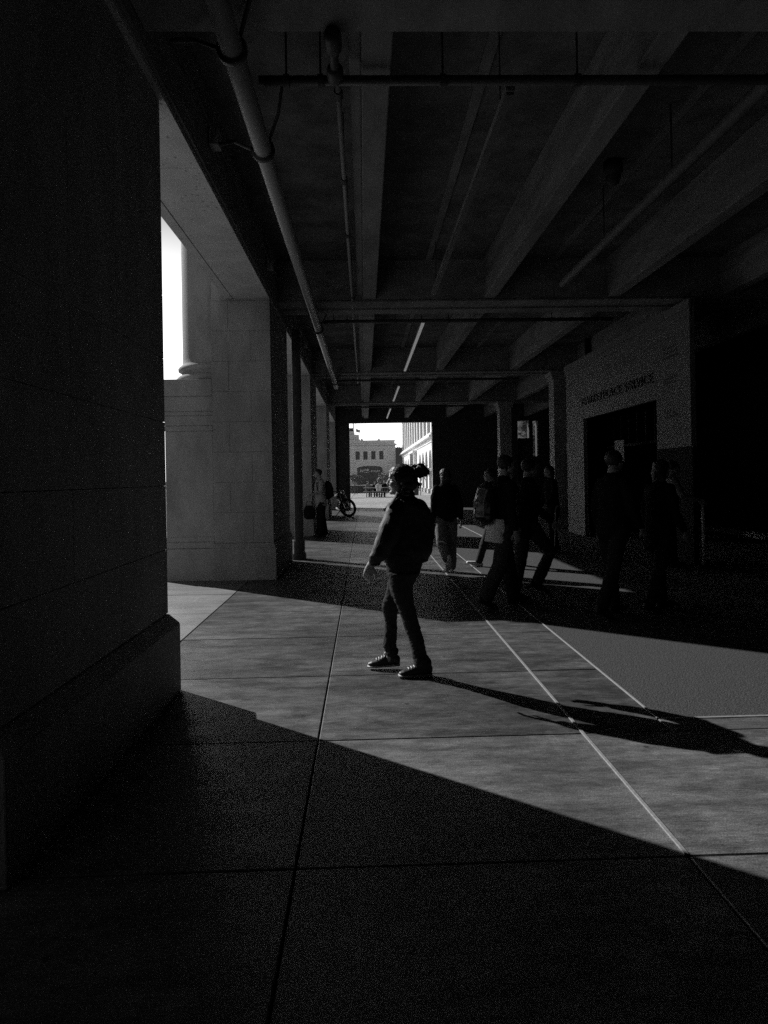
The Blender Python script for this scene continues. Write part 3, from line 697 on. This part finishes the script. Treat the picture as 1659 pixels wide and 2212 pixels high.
def person(label, loc, heading, h=1.75, legs=((20, 5), (-18, 25)), arms=((-15, 15, 8), (15, 15, 8)), head_yaw=0., lean=3., top='dark_cloth', bottom='denim', shoes='shoe_dark',
           hair='hair', hair_style='short', hem=.86, leg_w=1., top_w=1., vox=.010, pack=False, shirt_tail=False, sleeve=1., seated=False, skirt=False, cap=False, beltpack=False, group=None):
    """heading in degrees (0 = +X). legs / arms: (left, right); leg (thigh forward, knee bend); arm (swing, elbow, out)"""
    s = h / 1.75
    t = thing('person', label, 'person', loc, R(heading), group)
    F = V((1, 0, 0)); Lf = V((0, 1, 0)); U = V((0, 0, 1))
    def swing(a): a = R(a); return V((sin(a), 0, -cos(a)))
    J = []
    for side, (th, kn) in zip((1, -1), legs):
        hip = V((0, .088 * s * side, 0)); knee = hip + swing(th) * .43 * s; ank = knee + swing(th - kn) * .41 * s
        J.append([hip, knee, ank, th - kn])
    low = min(j[2].z - .09 * s * cos(R(j[3])) for j in J)
    P0 = V((0, 0, -low))
    if seated: P0 = V((0, 0, .50 * s))
    for j in J:
        for k in range(3): j[k] = j[k] + P0
    upv = V((sin(R(lean)), 0, cos(R(lean))))
    T = lambda z: P0 + upv * ((z - .92) * s)           # torso axis at standard height z
    sh = [T(1.42) + Lf * .175 * s * k for k in (1, -1)]
    A = []
    for k, (sw, el, out) in zip((1, -1), arms):
        d1 = (swing(sw) + Lf * k * math.tan(R(out))).normalized(); d2 = (swing(sw + el) + Lf * k * math.tan(R(out * .3))).normalized()
        e = sh[0 if k == 1 else 1] + d1 * .29 * s; wr = e + d2 * .25 * s; A.append((sh[0 if k == 1 else 1], e, wr, d2, k))
    hc = T(1.63) + F * .03 * s; hf = V((cos(R(head_yaw)), sin(R(head_yaw)), 0))
    # body
    bm = bmesh.new()
    head(bm, hc, hf, s * .98)
    tube(bm, [T(1.56), T(1.47), T(1.40), T(1.28), T(1.10), T(.98), T(.90)], [(.052 * s, .055 * s), (.06 * s, .055 * s), (.13 * s, .07 * s), (.155 * s, .105 * s), (.13 * s, .09 * s), (.155 * s, .10 * s), (.14 * s, .10 * s)], side=Lf, n=18)
    for S_, e, wr, d2, k in A:
        tube(bm, [S_ * .85 + e * .15 - Lf * k * .02, (S_ + e) / 2, e, (e + wr) / 2, wr], [.042 * s, .044 * s, .038 * s, .035 * s, .026 * s], n=10)
        hand(bm, wr, d2, -Lf * k * 1., s, .35, left=1 if k == 1 else -1)
    for hip, kn, an, a in J: tube(bm, [hip, (hip + kn) / 2, kn, (kn + an) / 2, an], [.08 * s, .072 * s, .055 * s, .05 * s, .036 * s], n=10)
    obj('body', remesh(bm, vox * .75), 'skin', t, smooth=True)
    # trousers
    bm = bmesh.new()
    tube(bm, [T(1.04), T(.97), T(.90), T(.86)], [(.15 * s, .112 * s), (.168 * s, .125 * s), (.165 * s, .125 * s), (.13 * s, .11 * s)], side=Lf, n=18)
    for hip, kn, an, a in J:
        lw = leg_w
        tube(bm, [hip + V((0, 0, .03)), (hip * .6 + kn * .4), kn, (kn * .5 + an * .5), an * .92 + kn * .08, an], [.098 * s, .092 * s * (lw + 1) / 2, .073 * s * lw, .070 * s * lw, .068 * s * lw, .066 * s * lw], n=14)
    obj('trousers', remesh(bm, vox, .006, 9, (1, 1, 1.6)), bottom, t, smooth=True)
    # shoes
    for j, (th, kn) in zip(J, legs):
        bm = bmesh.new(); shoe(bm, j[2], F, s, R(max(-60, min(25, j[3] * .9)))); obj('shoe', remesh(bm, vox * .7), shoes, t, smooth=True)
    # top
    bm = bmesh.new(); w_ = top_w
    zz = [1.49, 1.45, 1.40, 1.30, 1.15, 1.02, hem]
    rr = [(.075, .07), (.14, .09), (.20, .11), (.185 * w_, .13 * w_), (.172 * w_, .128 * w_), (.178 * w_, .135 * w_), (.18 * w_, .138 * w_)]
    tube(bm, [T(z) for z in zz], [(a * s, b * s) for a, b in rr], side=Lf, n=20)
    for S_, e, wr, d2, k in A:
        if sleeve > .5: tube(bm, [S_ - Lf * k * .03, (S_ + e) / 2, e, (e * .4 + wr * .6), wr - d2 * .02], [.068 * s, .064 * s * w_, .058 * s * w_, .050 * s * w_, .043 * s * w_], n=12)
        else: tube(bm, [S_ - Lf * k * .03, S_ * .55 + e * .45, S_ * .2 + e * .8], [.068 * s, .068 * s, .07 * s], n=12)
    obj('top', remesh(bm, vox, .008, 8, (1, 1, 1.3)), top, t, smooth=True)
    if shirt_tail:
        bm = bmesh.new(); bk = -F * .075 * s; tube(bm, [T(1.02) + bk, T(.88) + bk, T(.74) + bk * 1.2], [(.15 * s, .10 * s), (.165 * s, .11 * s), (.175 * s, .115 * s)], side=Lf, n=20, cap=False); obj('shirt_tail', remesh(bm, vox, .01, 9), 'white_cloth', t, smooth=True)
    # hair
    bm = bmesh.new(); l = U.cross(hf)
    ball(bm, hc - hf * .022 * s + U * .036 * s, (.096 * s, .092 * s, .092 * s), 18)
    if hair_style == 'bob':
        tube(bm, [hc - hf * .03 * s + U * .05 * s, hc - hf * .05 * s - U * .05 * s, hc - hf * .045 * s - U * .14 * s], [(.085 * s, .075 * s), (.095 * s, .075 * s), (.09 * s, .05 * s)], side=l, n=14)
    hb = remesh(bm, vox * .8)
    # clear the face: pull hair back behind a plane
    for v in hb.verts:
        q = v.co - hc; a = q.dot(hf); z = q.dot(U)
        lim = .045 * s + max(0, z - .05 * s) * .5 if z > .03 * s else .012 * s
        if a > lim: v.co -= hf * (a - lim)
        v.co += v.normal * .006 * noise.noise(v.co * 40)
    obj('hair', hb, hair, t, smooth=True)
    if pack:
        bm = bmesh.new(); c = T(1.22) - F * .20 * s
        tube(bm, [c + U * .20, c + U * .14 - F * .03, c - F * .05, c - U * .16 - F * .05, c - U * .22 - F * .01], [(.09 * s, .05 * s), (.14 * s, .085 * s), (.155 * s, .12 * s), (.15 * s, .12 * s), (.13 * s, .08 * s)], side=Lf, n=18)
        o = obj('backpack', remesh(bm, .009, .010, 6), pack, t, smooth=True)
        bm = bmesh.new()
        for k in (-1, 1): tube(bm, [T(1.38) - F * .13 + Lf * .09 * k, T(1.47) + Lf * .10 * k, T(1.38) + F * .13 + Lf * .11 * k, T(1.2) + F * .13 + Lf * .13 * k, T(1.05) - F * .05 + Lf * .19 * k], [(.022, .008)] * 5, side=Lf, n=8)
        obj('strap', bm, 'black_cloth', o, smooth=True)
    return t, dict(A=A, T=T, hc=hc, hf=hf, J=J, s=s)

# far people at the picnic table
person('person in white long sleeved top sitting with back to camera on the near bench', (1.10, 55.55, 0), 92, 1.70, legs=((85, 88), (80, 86)), arms=((25, 60, 8), (25, 60, 8)), top='white_cloth', bottom='grey_cloth', shoes='shoe_white', vox=.018, seated=True, hem=.95, group='people at the picnic table')
person('person in dark top seated at the left end of the picnic table, hands on top', (.25, 56.95, 0), -60, 1.68, legs=((85, 88), (80, 86)), arms=((30, 60, 8), (30, 60, 8)), top='grey_cloth', bottom='denim', vox=.018, seated=True, hem=.95, group='people at the picnic table')
person('person in dark clothes leaning in behind the one in white at the table', (.80, 57.0, 0), -80, 1.66, legs=((85, 88), (80, 86)), arms=((30, 60, 8), (30, 60, 8)), top='dark_cloth', bottom='denim', vox=.018, seated=True, hem=.95, lean=12, group='people at the picnic table')
person('person in black seated at the right end of the picnic table', (1.62, 56.9, 0), -110, 1.72, legs=((85, 88), (80, 60)), arms=((30, 60, 8), (30, 60, 8)), top='black_cloth', bottom='dark_cloth', vox=.018, seated=True, hem=.95, group='people at the picnic table')

# man in white tee by the third pier
pm, q = person('man in white t-shirt and wide dark trousers with backpack and bag by the third pier', (-1.18, 19.1, 0), 205, 1.80, legs=((6, 4), (-6, 4)), arms=((10, 70, 6), (-4, 25, 10)), top='tee', bottom='black_cloth', leg_w=1.5, sleeve=0, top_w=1.08, hem=.80, pack='black_cloth', hair='hair', hair_style='short', head_yaw=-10, vox=.012)
bt = thing('tote_bag', 'black bag held low by the man in the white t-shirt', 'bag', (-1.48, 18.95, .52))
bm = bmesh.new(); tube(bm, [(0, 0, 0), (0, 0, .18), (0, 0, .30)], [(.15, .07), (.16, .08), (.11, .03)], side=V((1, 0, 0)), n=14); obj('bag_body', remesh(bm, .012, .012, 8), 'black_cloth', bt, smooth=True)
bm = bmesh.new(); tube(bm, [(-.09, 0, .30), (-.06, 0, .42), (.06, 0, .42), (.09, 0, .30)], [.009] * 4, n=6); obj('handle', bm, 'black_cloth', bt)

# woman walking away in white sneakers
person('woman seen from behind in dark top, wide trousers and white sneakers, walking away', (1.30, 11.35, 0), 97, 1.68, legs=((-14, 46), (10, 6)), arms=((-6, 10, 6), (-10, 14, 12)), top='black_cloth', bottom='grey_cloth', leg_w=1.45, top_w=1.05, hem=.92, hair='hair_brown', hair_style='bob', shoes='shoe_white', head_yaw=15, vox=.010)
# backpack man
person('man with shiny backpack, dark hoodie and pale shirt tail, walking away to the right', (1.64, 8.42, 0), 18, 1.80, legs=((14, 4), (-12, 16)), arms=((12, 30, 8), (-8, 20, 8)), top='black_cloth', bottom='denim', leg_w=1.25, pack='pack', shirt_tail=True, hem=.84, head_yaw=-5, vox=.009)
# walker hidden behind him with white sneaker
person('walker in jeans and white sneakers mostly hidden behind the backpack man', (2.22, 12.15, 0), 175, 1.72, legs=((22, 4), (-18, 12)), arms=((-10, 10, 6), (10, 10, 6)), top='black_cloth', bottom='denim', shoes='shoe_white', vox=.012)
# man with bent knee
person('man in dark jeans with a bent knee striding beside the backpack man', (2.02, 8.85, 0), 10, 1.76, legs=((-6, 6), (40, 66)), arms=((-6, 20, 6), (8, 40, 6)), top='black_cloth', bottom='denim', leg_w=1.1, hem=.85, vox=.010)
# person with cane
pc, q = person('dark figure leaning on a walking cane in front of the right hand column', (3.75, 14.1, 0), 190, 1.72, legs=((6, 4), (-6, 4)), arms=((12, 30, 14), (10, 10, 6)), top='black_cloth', bottom='black_cloth', hem=.75, vox=.013, hair_style='bob')
ca = thing('walking_cane', 'thin pale walking cane touching the sunlit ground edge', 'cane', (3.70, 13.8, 0))
bm = bmesh.new(); tube(bm, [(0, 0, .01), (.03, 0, .85), (.05, 0, .92), (.10, 0, .93)], [.010, .011, .012, .012], n=8); obj('shaft', bm, 'strip', ca, smooth=True)
bm = bmesh.new(); tube(bm, [(0, 0, 0), (0, 0, .05)], [.015, .014], n=8); obj('rubber_tip', bm, 'rubber', ca)
# dark group at right
person('dark clad walker in mid stride, left of the two at right of the sunlit strip', (2.70, 7.7, 0), 30, 1.80, legs=((10, 4), (-12, 14)), arms=((-8, 20, 6), (6, 30, 6)), top='black_cloth', bottom='dark_cloth', hem=.85, vox=.012, group='dark walkers at right')
person('dark clad walker at far right of the pair, close to the camera side', (3.30, 7.9, 0), 20, 1.70, legs=((10, 4), (-10, 10)), arms=((-6, 15, 6), (6, 25, 6)), top='black_cloth', bottom='dark_cloth', hem=.74, hair_style='bob', vox=.012, group='dark walkers at right')
person('dark figure with grey sleeve reaching out beside the shiny metal post', (5.05, 11.6, 0), -10, 1.74, legs=((6, 4), (-6, 4)), arms=((20, 60, 8), (24, 50, 8)), top='grey_cloth', bottom='black_cloth', hem=.85, vox=.014)

# ------------------------------------------------------------------ main woman (built in metres around her standing foot)
K = 278.7
pw = thing('person', 'woman with hair bun, oversized black jacket, jeans and dark sneakers striding left', 'person', (.40, 5.50, 0))
def W(u, v, dy=0.):      # sketch units -> local metres, x right, z up
    z = (1463 - v) / K; x = (u - 905) / K + .0175 * z
    return V((x + (x + .4) * dy / 5.5, dy, z - (1.55 - z) * dy / 5.5))
def wl(bm, rows, dr=1., dy=0., n=16, cap=True):
    """rows: (left, right, v[, depth radius ratio[, dy]])"""
    pts, rad = [], []
    for r in rows:
        a = (r[1] - r[0]) / 2 / K; k = r[3] if len(r) > 3 else dr; y = r[4] if len(r) > 4 else dy
        pts.append(W((r[0] + r[1]) / 2, r[2], y)); rad.append((a, a * k))
    # axis is kept vertical so rows stay level
    rings = []
    for p_, (a, b) in zip(pts, rad):
        rings.append([bm.verts.new(p_ + V((a * cos(2 * pi * k / n), b * sin(2 * pi * k / n), 0))) for k in range(n)])
    for i in range(len(rings) - 1):
        for k in range(n): bm.faces.new((rings[i][k], rings[i][(k + 1) % n], rings[i + 1][(k + 1) % n], rings[i + 1][k]))
    bm.faces.new(rings[0][::-1]); bm.faces.new(rings[-1])
hcw = W(866, 1038); face = V((-1, .22, 0)).normalized()
bm = bmesh.new()
head(bm, hcw + V((.0, 0, .002)), face, 1.06)
wl(bm, [(858, 886, 1062, 1), (856, 888, 1078, 1), (850, 900, 1086, 1), (842, 918, 1096, .45), (846, 918, 1130, .5), (850, 910, 1180, .5), (848, 898, 1215, .4), (852, 890, 1235, .4)])
wl(bm, [(858, 886, 1225, .7, -.03), (858, 884, 1290, .8, -.02), (872, 898, 1345, .9, 0), (893, 915, 1400, .9, 0), (900, 918, 1450, 1, 0)])
wl(bm, [(852, 876, 1228, .8, .07), (838, 860, 1290, .8, .12), (832, 852, 1345, .9, .2), (834, 850, 1390, .9, .22), (832, 848, 1428, 1, .22)])
shl = W(850, 1098, -.10); elb = W(824, 1160, -.13); wri = W(801, 1217, -.10)
tube(bm, [shl, elb, wri], [.05, .042, .027], n=12)
hd = (W(790, 1250, -.08) - wri).normalized()
hand(bm, wri, hd, V((.45, .9, 0)), 1.0, .42, left=1)
shr = W(905, 1098, .16); elr = W(925, 1150, .22); wrr = W(905, 1195, .24)
tube(bm, [shr, elr, wrr], [.05, .042, .027], n=12); hand(bm, wrr, V((-.5, 0, -.86)), V((-.9, .2, .3)), 1., .5, left=-1)
obj('body', remesh(bm, .0042), 'skin_light', pw, smooth=True)
# jacket
bm = bmesh.new()
wl(bm, [(861, 889, 1066, 1.), (857, 893, 1073, 1.05), (846, 908, 1083, .9), (838, 918, 1091, .75), (834, 927, 1102, .62), (831, 931, 1118, .55), (829, 934, 1135, .5), (827, 936, 1155, .5), (825, 936, 1172, .5), (822, 934, 1188, .52), (822, 930, 1200, .52), (823, 926, 1209, .52), (823, 925, 1215, .52)], n=28)
# near sleeve, swung forward
wl(bm, [(836, 872, 1086, .9, -.08), (831, 873, 1105, .95, -.11), (821, 868, 1131, .95, -.13), (812, 862, 1156, .9, -.14), (805, 852, 1180, .9, -.14), (796, 842, 1200, .85, -.13), (795, 826, 1212, .9, -.12), (800, 820, 1219, .9, -.11)], n=20)
# far sleeve
tube(bm, [W(900, 1096, .12), W(918, 1130, .2), W(918, 1160, .22), W(908, 1190, .22)], [.075, .085, .08, .06], n=14)
jk = remesh(bm, .0055, 0, 6)
jk.normal_update()
for v in jk.verts:
    z = v.co.z; p = v.co
    h = noise.noise(V((p.x * 5, p.y * 5, p.z * 9 + p.x * 12))) + .4 * noise.noise(p * 22)
    v.co += v.normal * .009 * h
ja = obj('jacket', jk, 'jacket_cloth', pw, smooth=True)
# collar, lapel, epaulette, belt strap
bm = bmesh.new()
tube(bm, [W(856, 1070, -.07), W(850, 1079, -.045), W(842, 1089, -.02), W(834, 1095, .02)], [(.010, .024), (.010, .026), (.010, .024), (.009, .012)], n=10)
tube(bm, [W(856, 1069, -.06), W(872, 1066, -.085), W(889, 1069, -.05), W(893, 1071, .02), W(884, 1070, .075), W(866, 1073, .08)], [(.010, .028)] * 6, n=10)
obj('collar', remesh(bm, .0045), 'jacket_cloth', ja, smooth=True)
bm = bmesh.new()
a, b, c, d = W(842, 1087, .00), W(838, 1092, .05), W(825, 1101, .04), W(831, 1104, .03)
vs = [bm.verts.new(q) for q in (a, b, c, d)]; bm.faces.new(vs); o = obj('lapel', bm, 'jacket_cloth', ja); o.modifiers.new('s', 'SOLIDIFY').thickness = .010; o.modifiers.new('b', 'BEVEL').width = .003
bm = bmesh.new(); tube(bm, [W(862, 1077, -.085), W(850, 1087, -.13), W(841, 1096, -.165)], [(.006, .018), (.006, .018), (.006, .015)], n=10); obj('epaulette', bm, 'dark_cloth', ja, smooth=True)
bm = bmesh.new(); wl(bm, [(799, 821, 1217, .9, -.11), (798, 820, 1220, .9, -.11)], n=18); obj('cuff_band', bm, 'dark_cloth', ja, smooth=True)
# jeans
bm = bmesh.new()
wl(bm, [(833, 911, 1196, .72, 0), (833, 911, 1222, .72, 0), (834, 906, 1236, .74, 0), (836, 900, 1248, .74, 0), (839, 893, 1260, .74, 0), (841, 888, 1274, .72, 0), (845, 886, 1288, .7, -.01)], n=24)
wl(bm, [(838, 904, 1238, .75, -.03), (841, 890, 1262, .85, -.035), (847, 890, 1285, .9, -.03), (856, 894, 1308, .95, -.02), (866, 900, 1333, 1, -.01), (873, 906, 1357, 1, 0), (884, 914, 1384, 1, 0), (889, 919, 1408, 1, 0), (891, 923, 1424, 1.05, 0)], n=22)
wl(bm, [(839, 880, 1245, .8, .08), (833, 873, 1280, .9, .11), (826, 868, 1300, .9, .13), (824, 860, 1312, .95, .15), (828, 857, 1330, .95, .18), (831, 857, 1350, .95, .2), (828, 856.5, 1374, 1, .22), (825, 854, 1396, 1, .23)], n=22)
jb = remesh(bm, .0055); jb.normal_update()
for v in jb.verts:
    v.co += v.normal * .003
    p = v.co; z = p.z
    kne = math.exp(-((z - .57) / .1) ** 2) + .9 * math.exp(-((z - .36) / .10) ** 2) + 1.0 * math.exp(-((z - .80) / .08) ** 2) + 1.2 * math.exp(-((z - .2) / .08) ** 2)
    q = V((p.x * 10 + p.z * 14, p.y * 10, p.z * 30 - p.x * 22))
    v.co += v.normal * (.0015 + .0028 * kne) * (abs(noise.noise(q)) * 1.9 - .4)
    v.co += v.normal * .003 * noise.noise(V((p.x * 7, p.y * 7, p.z * 9)))
obj('jeans', jb, 'denim', pw, smooth=True)
for rows in ([(890, 925, 1419, 1.1, 0), (891, 931, 1428, 1.1, 0), (893, 933, 1436, 1.1, 0), (896, 930, 1444, 1.1, 0)], [(825, 856, 1394, 1, .23), (829, 860, 1403, 1, .23), (830, 861, 1410, 1, .23), (832, 856, 1418, 1, .23)]):
    bm = bmesh.new(); wl(bm, rows, n=20); obj('trouser_cuff', remesh(bm, .0055, .007, 14, (1, 1, 2)), 'denim', pw, smooth=True)
# sneakers
def sneaker(ank, f, pitch, dy):
    f = f.normalized(); l = V((0, 0, 1)).cross(f); q = Matrix.Rotation(pitch, 3, l); f2 = q @ f; u = q @ V((0, 0, 1))
    P = lambda a, z, y=0: ank + f2 * a + u * (z - .09) + l * y
    bm = bmesh.new()
    tube(bm, [P(-.055, .05), P(-.02, .055), (P(.05, .052)), P(.10, .042), P(.15, .036), P(.175, .032)], [(.032, .042), (.036, .048), (.041, .043), (.043, .031), (.039, .024), (.028, .017)], side=l, n=16)
    tube(bm, [P(-.02, .06), P(-.012, .115)], [(.040, .044), (.036, .042)], side=l, n=14)
    o = obj('shoe', remesh(bm, .004), 'shoe_dark', pw, smooth=True)
    bm = bmesh.new(); tube(bm, [P(-.072, .014), P(-.02, .014), P(.05, .014), P(.12, .014), P(.19, .018)], [(.034, .013), (.039, .013), (.044, .013), (.047, .013), (.034, .011)], side=l, n=16, cap=False); obj('sole', bm, 'strip', o, smooth=True)
    bm = bmesh.new()
    for k in range(4):
        x = .045 + .022 * k; z = .098 - .007 * k
        tube(bm, [P(x, z - .008, -.026), P(x + .004, z, 0), P(x, z - .008, .026)], [.0035] * 3, n=6)
    tube(bm, [P(.05, .1, .004), P(.035, .118, .02), P(.05, .11, .03)], [.003] * 3, n=6); tube(bm, [P(.05, .1, 0), P(.03, .12, -.02), P(.05, .108, -.034)], [.003] * 3, n=6)
    obj('laces', bm, 'shoe_white', o, smooth=True)
sneaker(W(912, 1438, 0), V((-1, -.12, 0)), 0, 0)
sneaker(W(842, 1416, .23), V((-1, .1, 0)), R(4), 0)
# hair: cap, side mass, bun, tufts and flyaways
bm = bmesh.new()
ball(bm, W(867.5, 1031), (.114, .098, .104), 22); ball(bm, W(884, 1040), (.066, .078, .082), 18); ball(bm, W(877, 1048), (.062, .094, .06), 16); ball(bm, W(880, 1062), (.045, .06, .045), 14)
tube(bm, [W(893, 1024, 0), W(899, 1020, 0), W(905, 1018, 0)], [.03, .026, .03], n=10)
hb = remesh(bm, .0045); hb.normal_update()
for v in hb.verts:
    q = v.co - hcw; a = q.dot(face); z = q.z
    lim = .032 + z * .42 if z < .036 else (.052 + (z - .036) * 1.3 if z < .068 else 1.)
    if a > lim: v.co -= face * (a - lim)
    d = (v.co - W(897, 1022)); r = d.length; ang = math.atan2(d.z, d.x)
    v.co += v.normal * .0045 * (noise.noise(V((ang * 9, v.co.y * 30, r * 4))) + .4 * noise.noise(v.co * 60))
ha = obj('hair', hb, 'hair', pw, smooth=True)
rnd = random.Random(4); bm = bmesh.new()
for i in range(46):      # bun: looped locks
    a = rnd.uniform(0, 2 * pi); r0 = rnd.uniform(.008, .034); cx, cz = 906 + rnd.uniform(-9, 9), 1018 + rnd.uniform(-7, 7)
    c = W(cx, cz, rnd.uniform(-.03, .03)); pts = []
    for k in range(6):
        t = a + k * .75; pts.append(c + V((r0 * cos(t) * 1.25, (k - 2.5) * .006, r0 * sin(t) * .95)))
    tube(bm, pts, [.004, .011, .013, .012, .009, .003], n=7)
for i in range(30):
    c = W(908 + rnd.uniform(-6, 4), 1018 + rnd.uniform(-5, 5), rnd.uniform(-.02, .02)); dx = rnd.uniform(.005, .06); dz = rnd.uniform(-.075, .05)
    tube(bm, [c, c + V((dx * .6, 0, dz * .2 + .008)), c + V((dx, 0, dz))], [.010, .006, .0015], n=6)
for i in range(6):
    c = W(896 + rnd.uniform(-4, 4), 1040 + rnd.uniform(-4, 6), rnd.uniform(-.03, .03))
    tube(bm, [c, c + V((.018, 0, -.012)), c + V((.034 * rnd.random(), 0, -.045))], [.012, .007, .0015], n=6)
tube(bm, [W(891, 1018), W(894, 1010), W(895, 1004)], [.012, .014, .005], n=7)
obj('bun', bm, 'hair', ha, smooth=True)
bm = bmesh.new()
for i in range(110):
    a = rnd.uniform(.2, 2.9); c = W(872, 1031, rnd.uniform(-.05, .05)); d = V((cos(a), 0, sin(a))); p0 = c + d * .088; L_ = rnd.uniform(.012, .032)
    tube(bm, [p0, p0 + d * L_ * .4 + V((.012, 0, 0)), p0 + d * L_ * .6 + V((.03, 0, 0))], [.0009, .0008, .0004], n=4)
for i in range(60):
    a = rnd.uniform(-.9, 1.9); c = W(910, 1017, rnd.uniform(-.02, .02)); d = V((cos(a), 0, sin(a))); p0 = c + d * .03; L_ = rnd.uniform(.015, .04)
    tube(bm, [p0, p0 + d * L_ * .6, p0 + d * L_ + V((.004, 0, rnd.uniform(-.01, .01)))], [.0012, .001, .0004], n=4)
obj('flyaways', bm, 'hair', ha)
# glasses temple & belt loop hint
bm = bmesh.new(); tube(bm, [W(846, 1036, -.072), W(836, 1037, -.03), W(834.5, 1038, .03)], [.0025] * 3, n=6); obj('glasses', bm, 'iron', pw)

# ------------------------------------------------------------------ motorcycle
mc = thing('motorcycle', 'dark motorcycle leaning on its kickstand at the left side of the doorway', 'motorcycle', (-.62, 28.6, 0), R(-62))
def wheel(cx, cz, r=.31, steer=0.):
    bm = bmesh.new(); N = 32
    for k in range(N): pass
    q = Matrix.Rotation(steer, 3, 'Z'); c = V((cx, 0, cz))
    pts = [c + q @ V((r * cos(2 * pi * k / N), 0, r * sin(2 * pi * k / N))) for k in range(N)]
    rings = []
    for k in range(N):
        d = (pts[k] - c).normalized(); s = q @ V((0, 1, 0)); rings.append([bm.verts.new(pts[k] + d * (.05 * cos(2 * pi * j / 8)) + s * (.055 * sin(2 * pi * j / 8))) for j in range(8)])
    for k in range(N):
        for j in range(8): bm.faces.new((rings[k][j], rings[k][(j + 1) % 8], rings[(k + 1) % N][(j + 1) % 8], rings[(k + 1) % N][j]))
    w_ = obj('wheel', bm, 'rubber', mc, smooth=True)
    bm = bmesh.new()
    for k in range(20):
        a = 2 * pi * k / 20; s = q @ V((0, .03 * (-1) ** k, 0)); tube(bm, [c + s, c + q @ V((r * .9 * cos(a), 0, r * .9 * sin(a)))], [.004, .004], n=4)
    tube(bm, [c + q @ V((0, -.06, 0)), c + q @ V((0, .06, 0))], [.04, .04], n=10); tube(bm, [c + q @ V((0, -.045, 0)), c + q @ V((0, -.05, 0))], [.12, .12], n=18, cap=False)
    for k in range(24):
        a, b_ = 2 * pi * k / 24, 2 * pi * (k + 1) / 24; tube(bm, [c + q @ V((r * .87 * cos(a), 0, r * .87 * sin(a))), c + q @ V((r * .87 * cos(b_), 0, r * .87 * sin(b_)))], [.012, .012], n=5)
    obj('rim', bm, 'steel', w_)
wheel(.66, .35, .30, R(48)); wheel(-.66, .34, .29)
bm = bmesh.new(); tube(bm, [(-.55, 0, .5), (-.2, 0, .46), (.1, 0, .42), (.3, 0, .6), (.42, 0, .85)], [.05, .12, .15, .09, .05], n=10); ball(bm, (0, 0, .38), (.22, .14, .17), 12)
tube(bm, [(-.66, .08, .34), (-.2, .1, .42)], [.03, .03], n=6); tube(bm, [(-.66, -.08, .34), (-.2, -.1, .42)], [.03, .03], n=6); obj('frame', remesh(bm, .015), 'iron', mc, smooth=True)
bm = bmesh.new(); ball(bm, (.14, 0, .80), (.27, .15, .14), 14); obj('fuel_tank', bm, 'iron', mc, smooth=True)
bm = bmesh.new(); tube(bm, [(-.1, 0, .76), (-.35, 0, .74), (-.68, 0, .80), (-.78, 0, .83)], [(.12, .05), (.14, .06), (.11, .05), (.08, .03)], side=V((0, 1, 0)), n=12); obj('seat', bm, 'rubber', mc, smooth=True)
bm = bmesh.new(); tube(bm, [(-.35, 0, .68), (-.7, 0, .70), (-.95, 0, .58)], [(.07, .02)] * 3, side=V((0, 1, 0)), n=8); obj('mudguard', bm, 'iron', mc, smooth=True)
bm = bmesh.new(); tube(bm, [(.92, -.18, .62), (.75, -.05, .70), (.5, 0, .62)], [(.07, .012)] * 3, side=V((0, 1, 0)), n=8); obj('mudguard', bm, 'iron', mc, smooth=True)
bm = bmesh.new()
for s in (-.09, .09): tube(bm, [(.66, s, .35), (.44, s, .95)], [.028, .022], n=8)
obj('fork', bm, 'steel', mc, smooth=True)
bm = bmesh.new(); tube(bm, [(.28, -.38, 1.06), (.36, -.30, 1.07), (.44, -.08, .99), (.44, .08, .99), (.36, .30, 1.07), (.28, .38, 1.06)], [.016] * 6, n=8); obj('handlebar', bm, 'iron', mc, smooth=True)
bm = bmesh.new(); ball(bm, (.56, 0, .92), (.08, .10, .10), 12); obj('headlight', bm, 'steel', mc, smooth=True)
for s in (-1, 1):
    bm = bmesh.new(); tube(bm, [(.34, .28 * s, 1.07), (.36, .34 * s, 1.22)], [.006, .006], n=6); ball(bm, (.36, .36 * s, 1.25), (.02, .06, .035), 10); obj('mirror', bm, 'iron', mc, smooth=True)
bm = bmesh.new(); tube(bm, [(.05, -.10, .36), (.02, -.42, .165)], [.016, .014], n=6); tube(bm, [(-.02, -.42, .165), (.06, -.46, .18)], [.014, .014], n=6); obj('kickstand', bm, 'iron', mc)
bm = bmesh.new(); tube(bm, [(.2, -.14, .30), (-.2, -.17, .25), (-.75, -.18, .34)], [.03, .035, .05], n=10); obj('exhaust', bm, 'iron', mc, smooth=True)
mc.rotation_euler = (R(20), 0, R(-78)); mc.location = (-.70, 29.1, 0); mc.scale = (1.08, 1.08, 1.12)
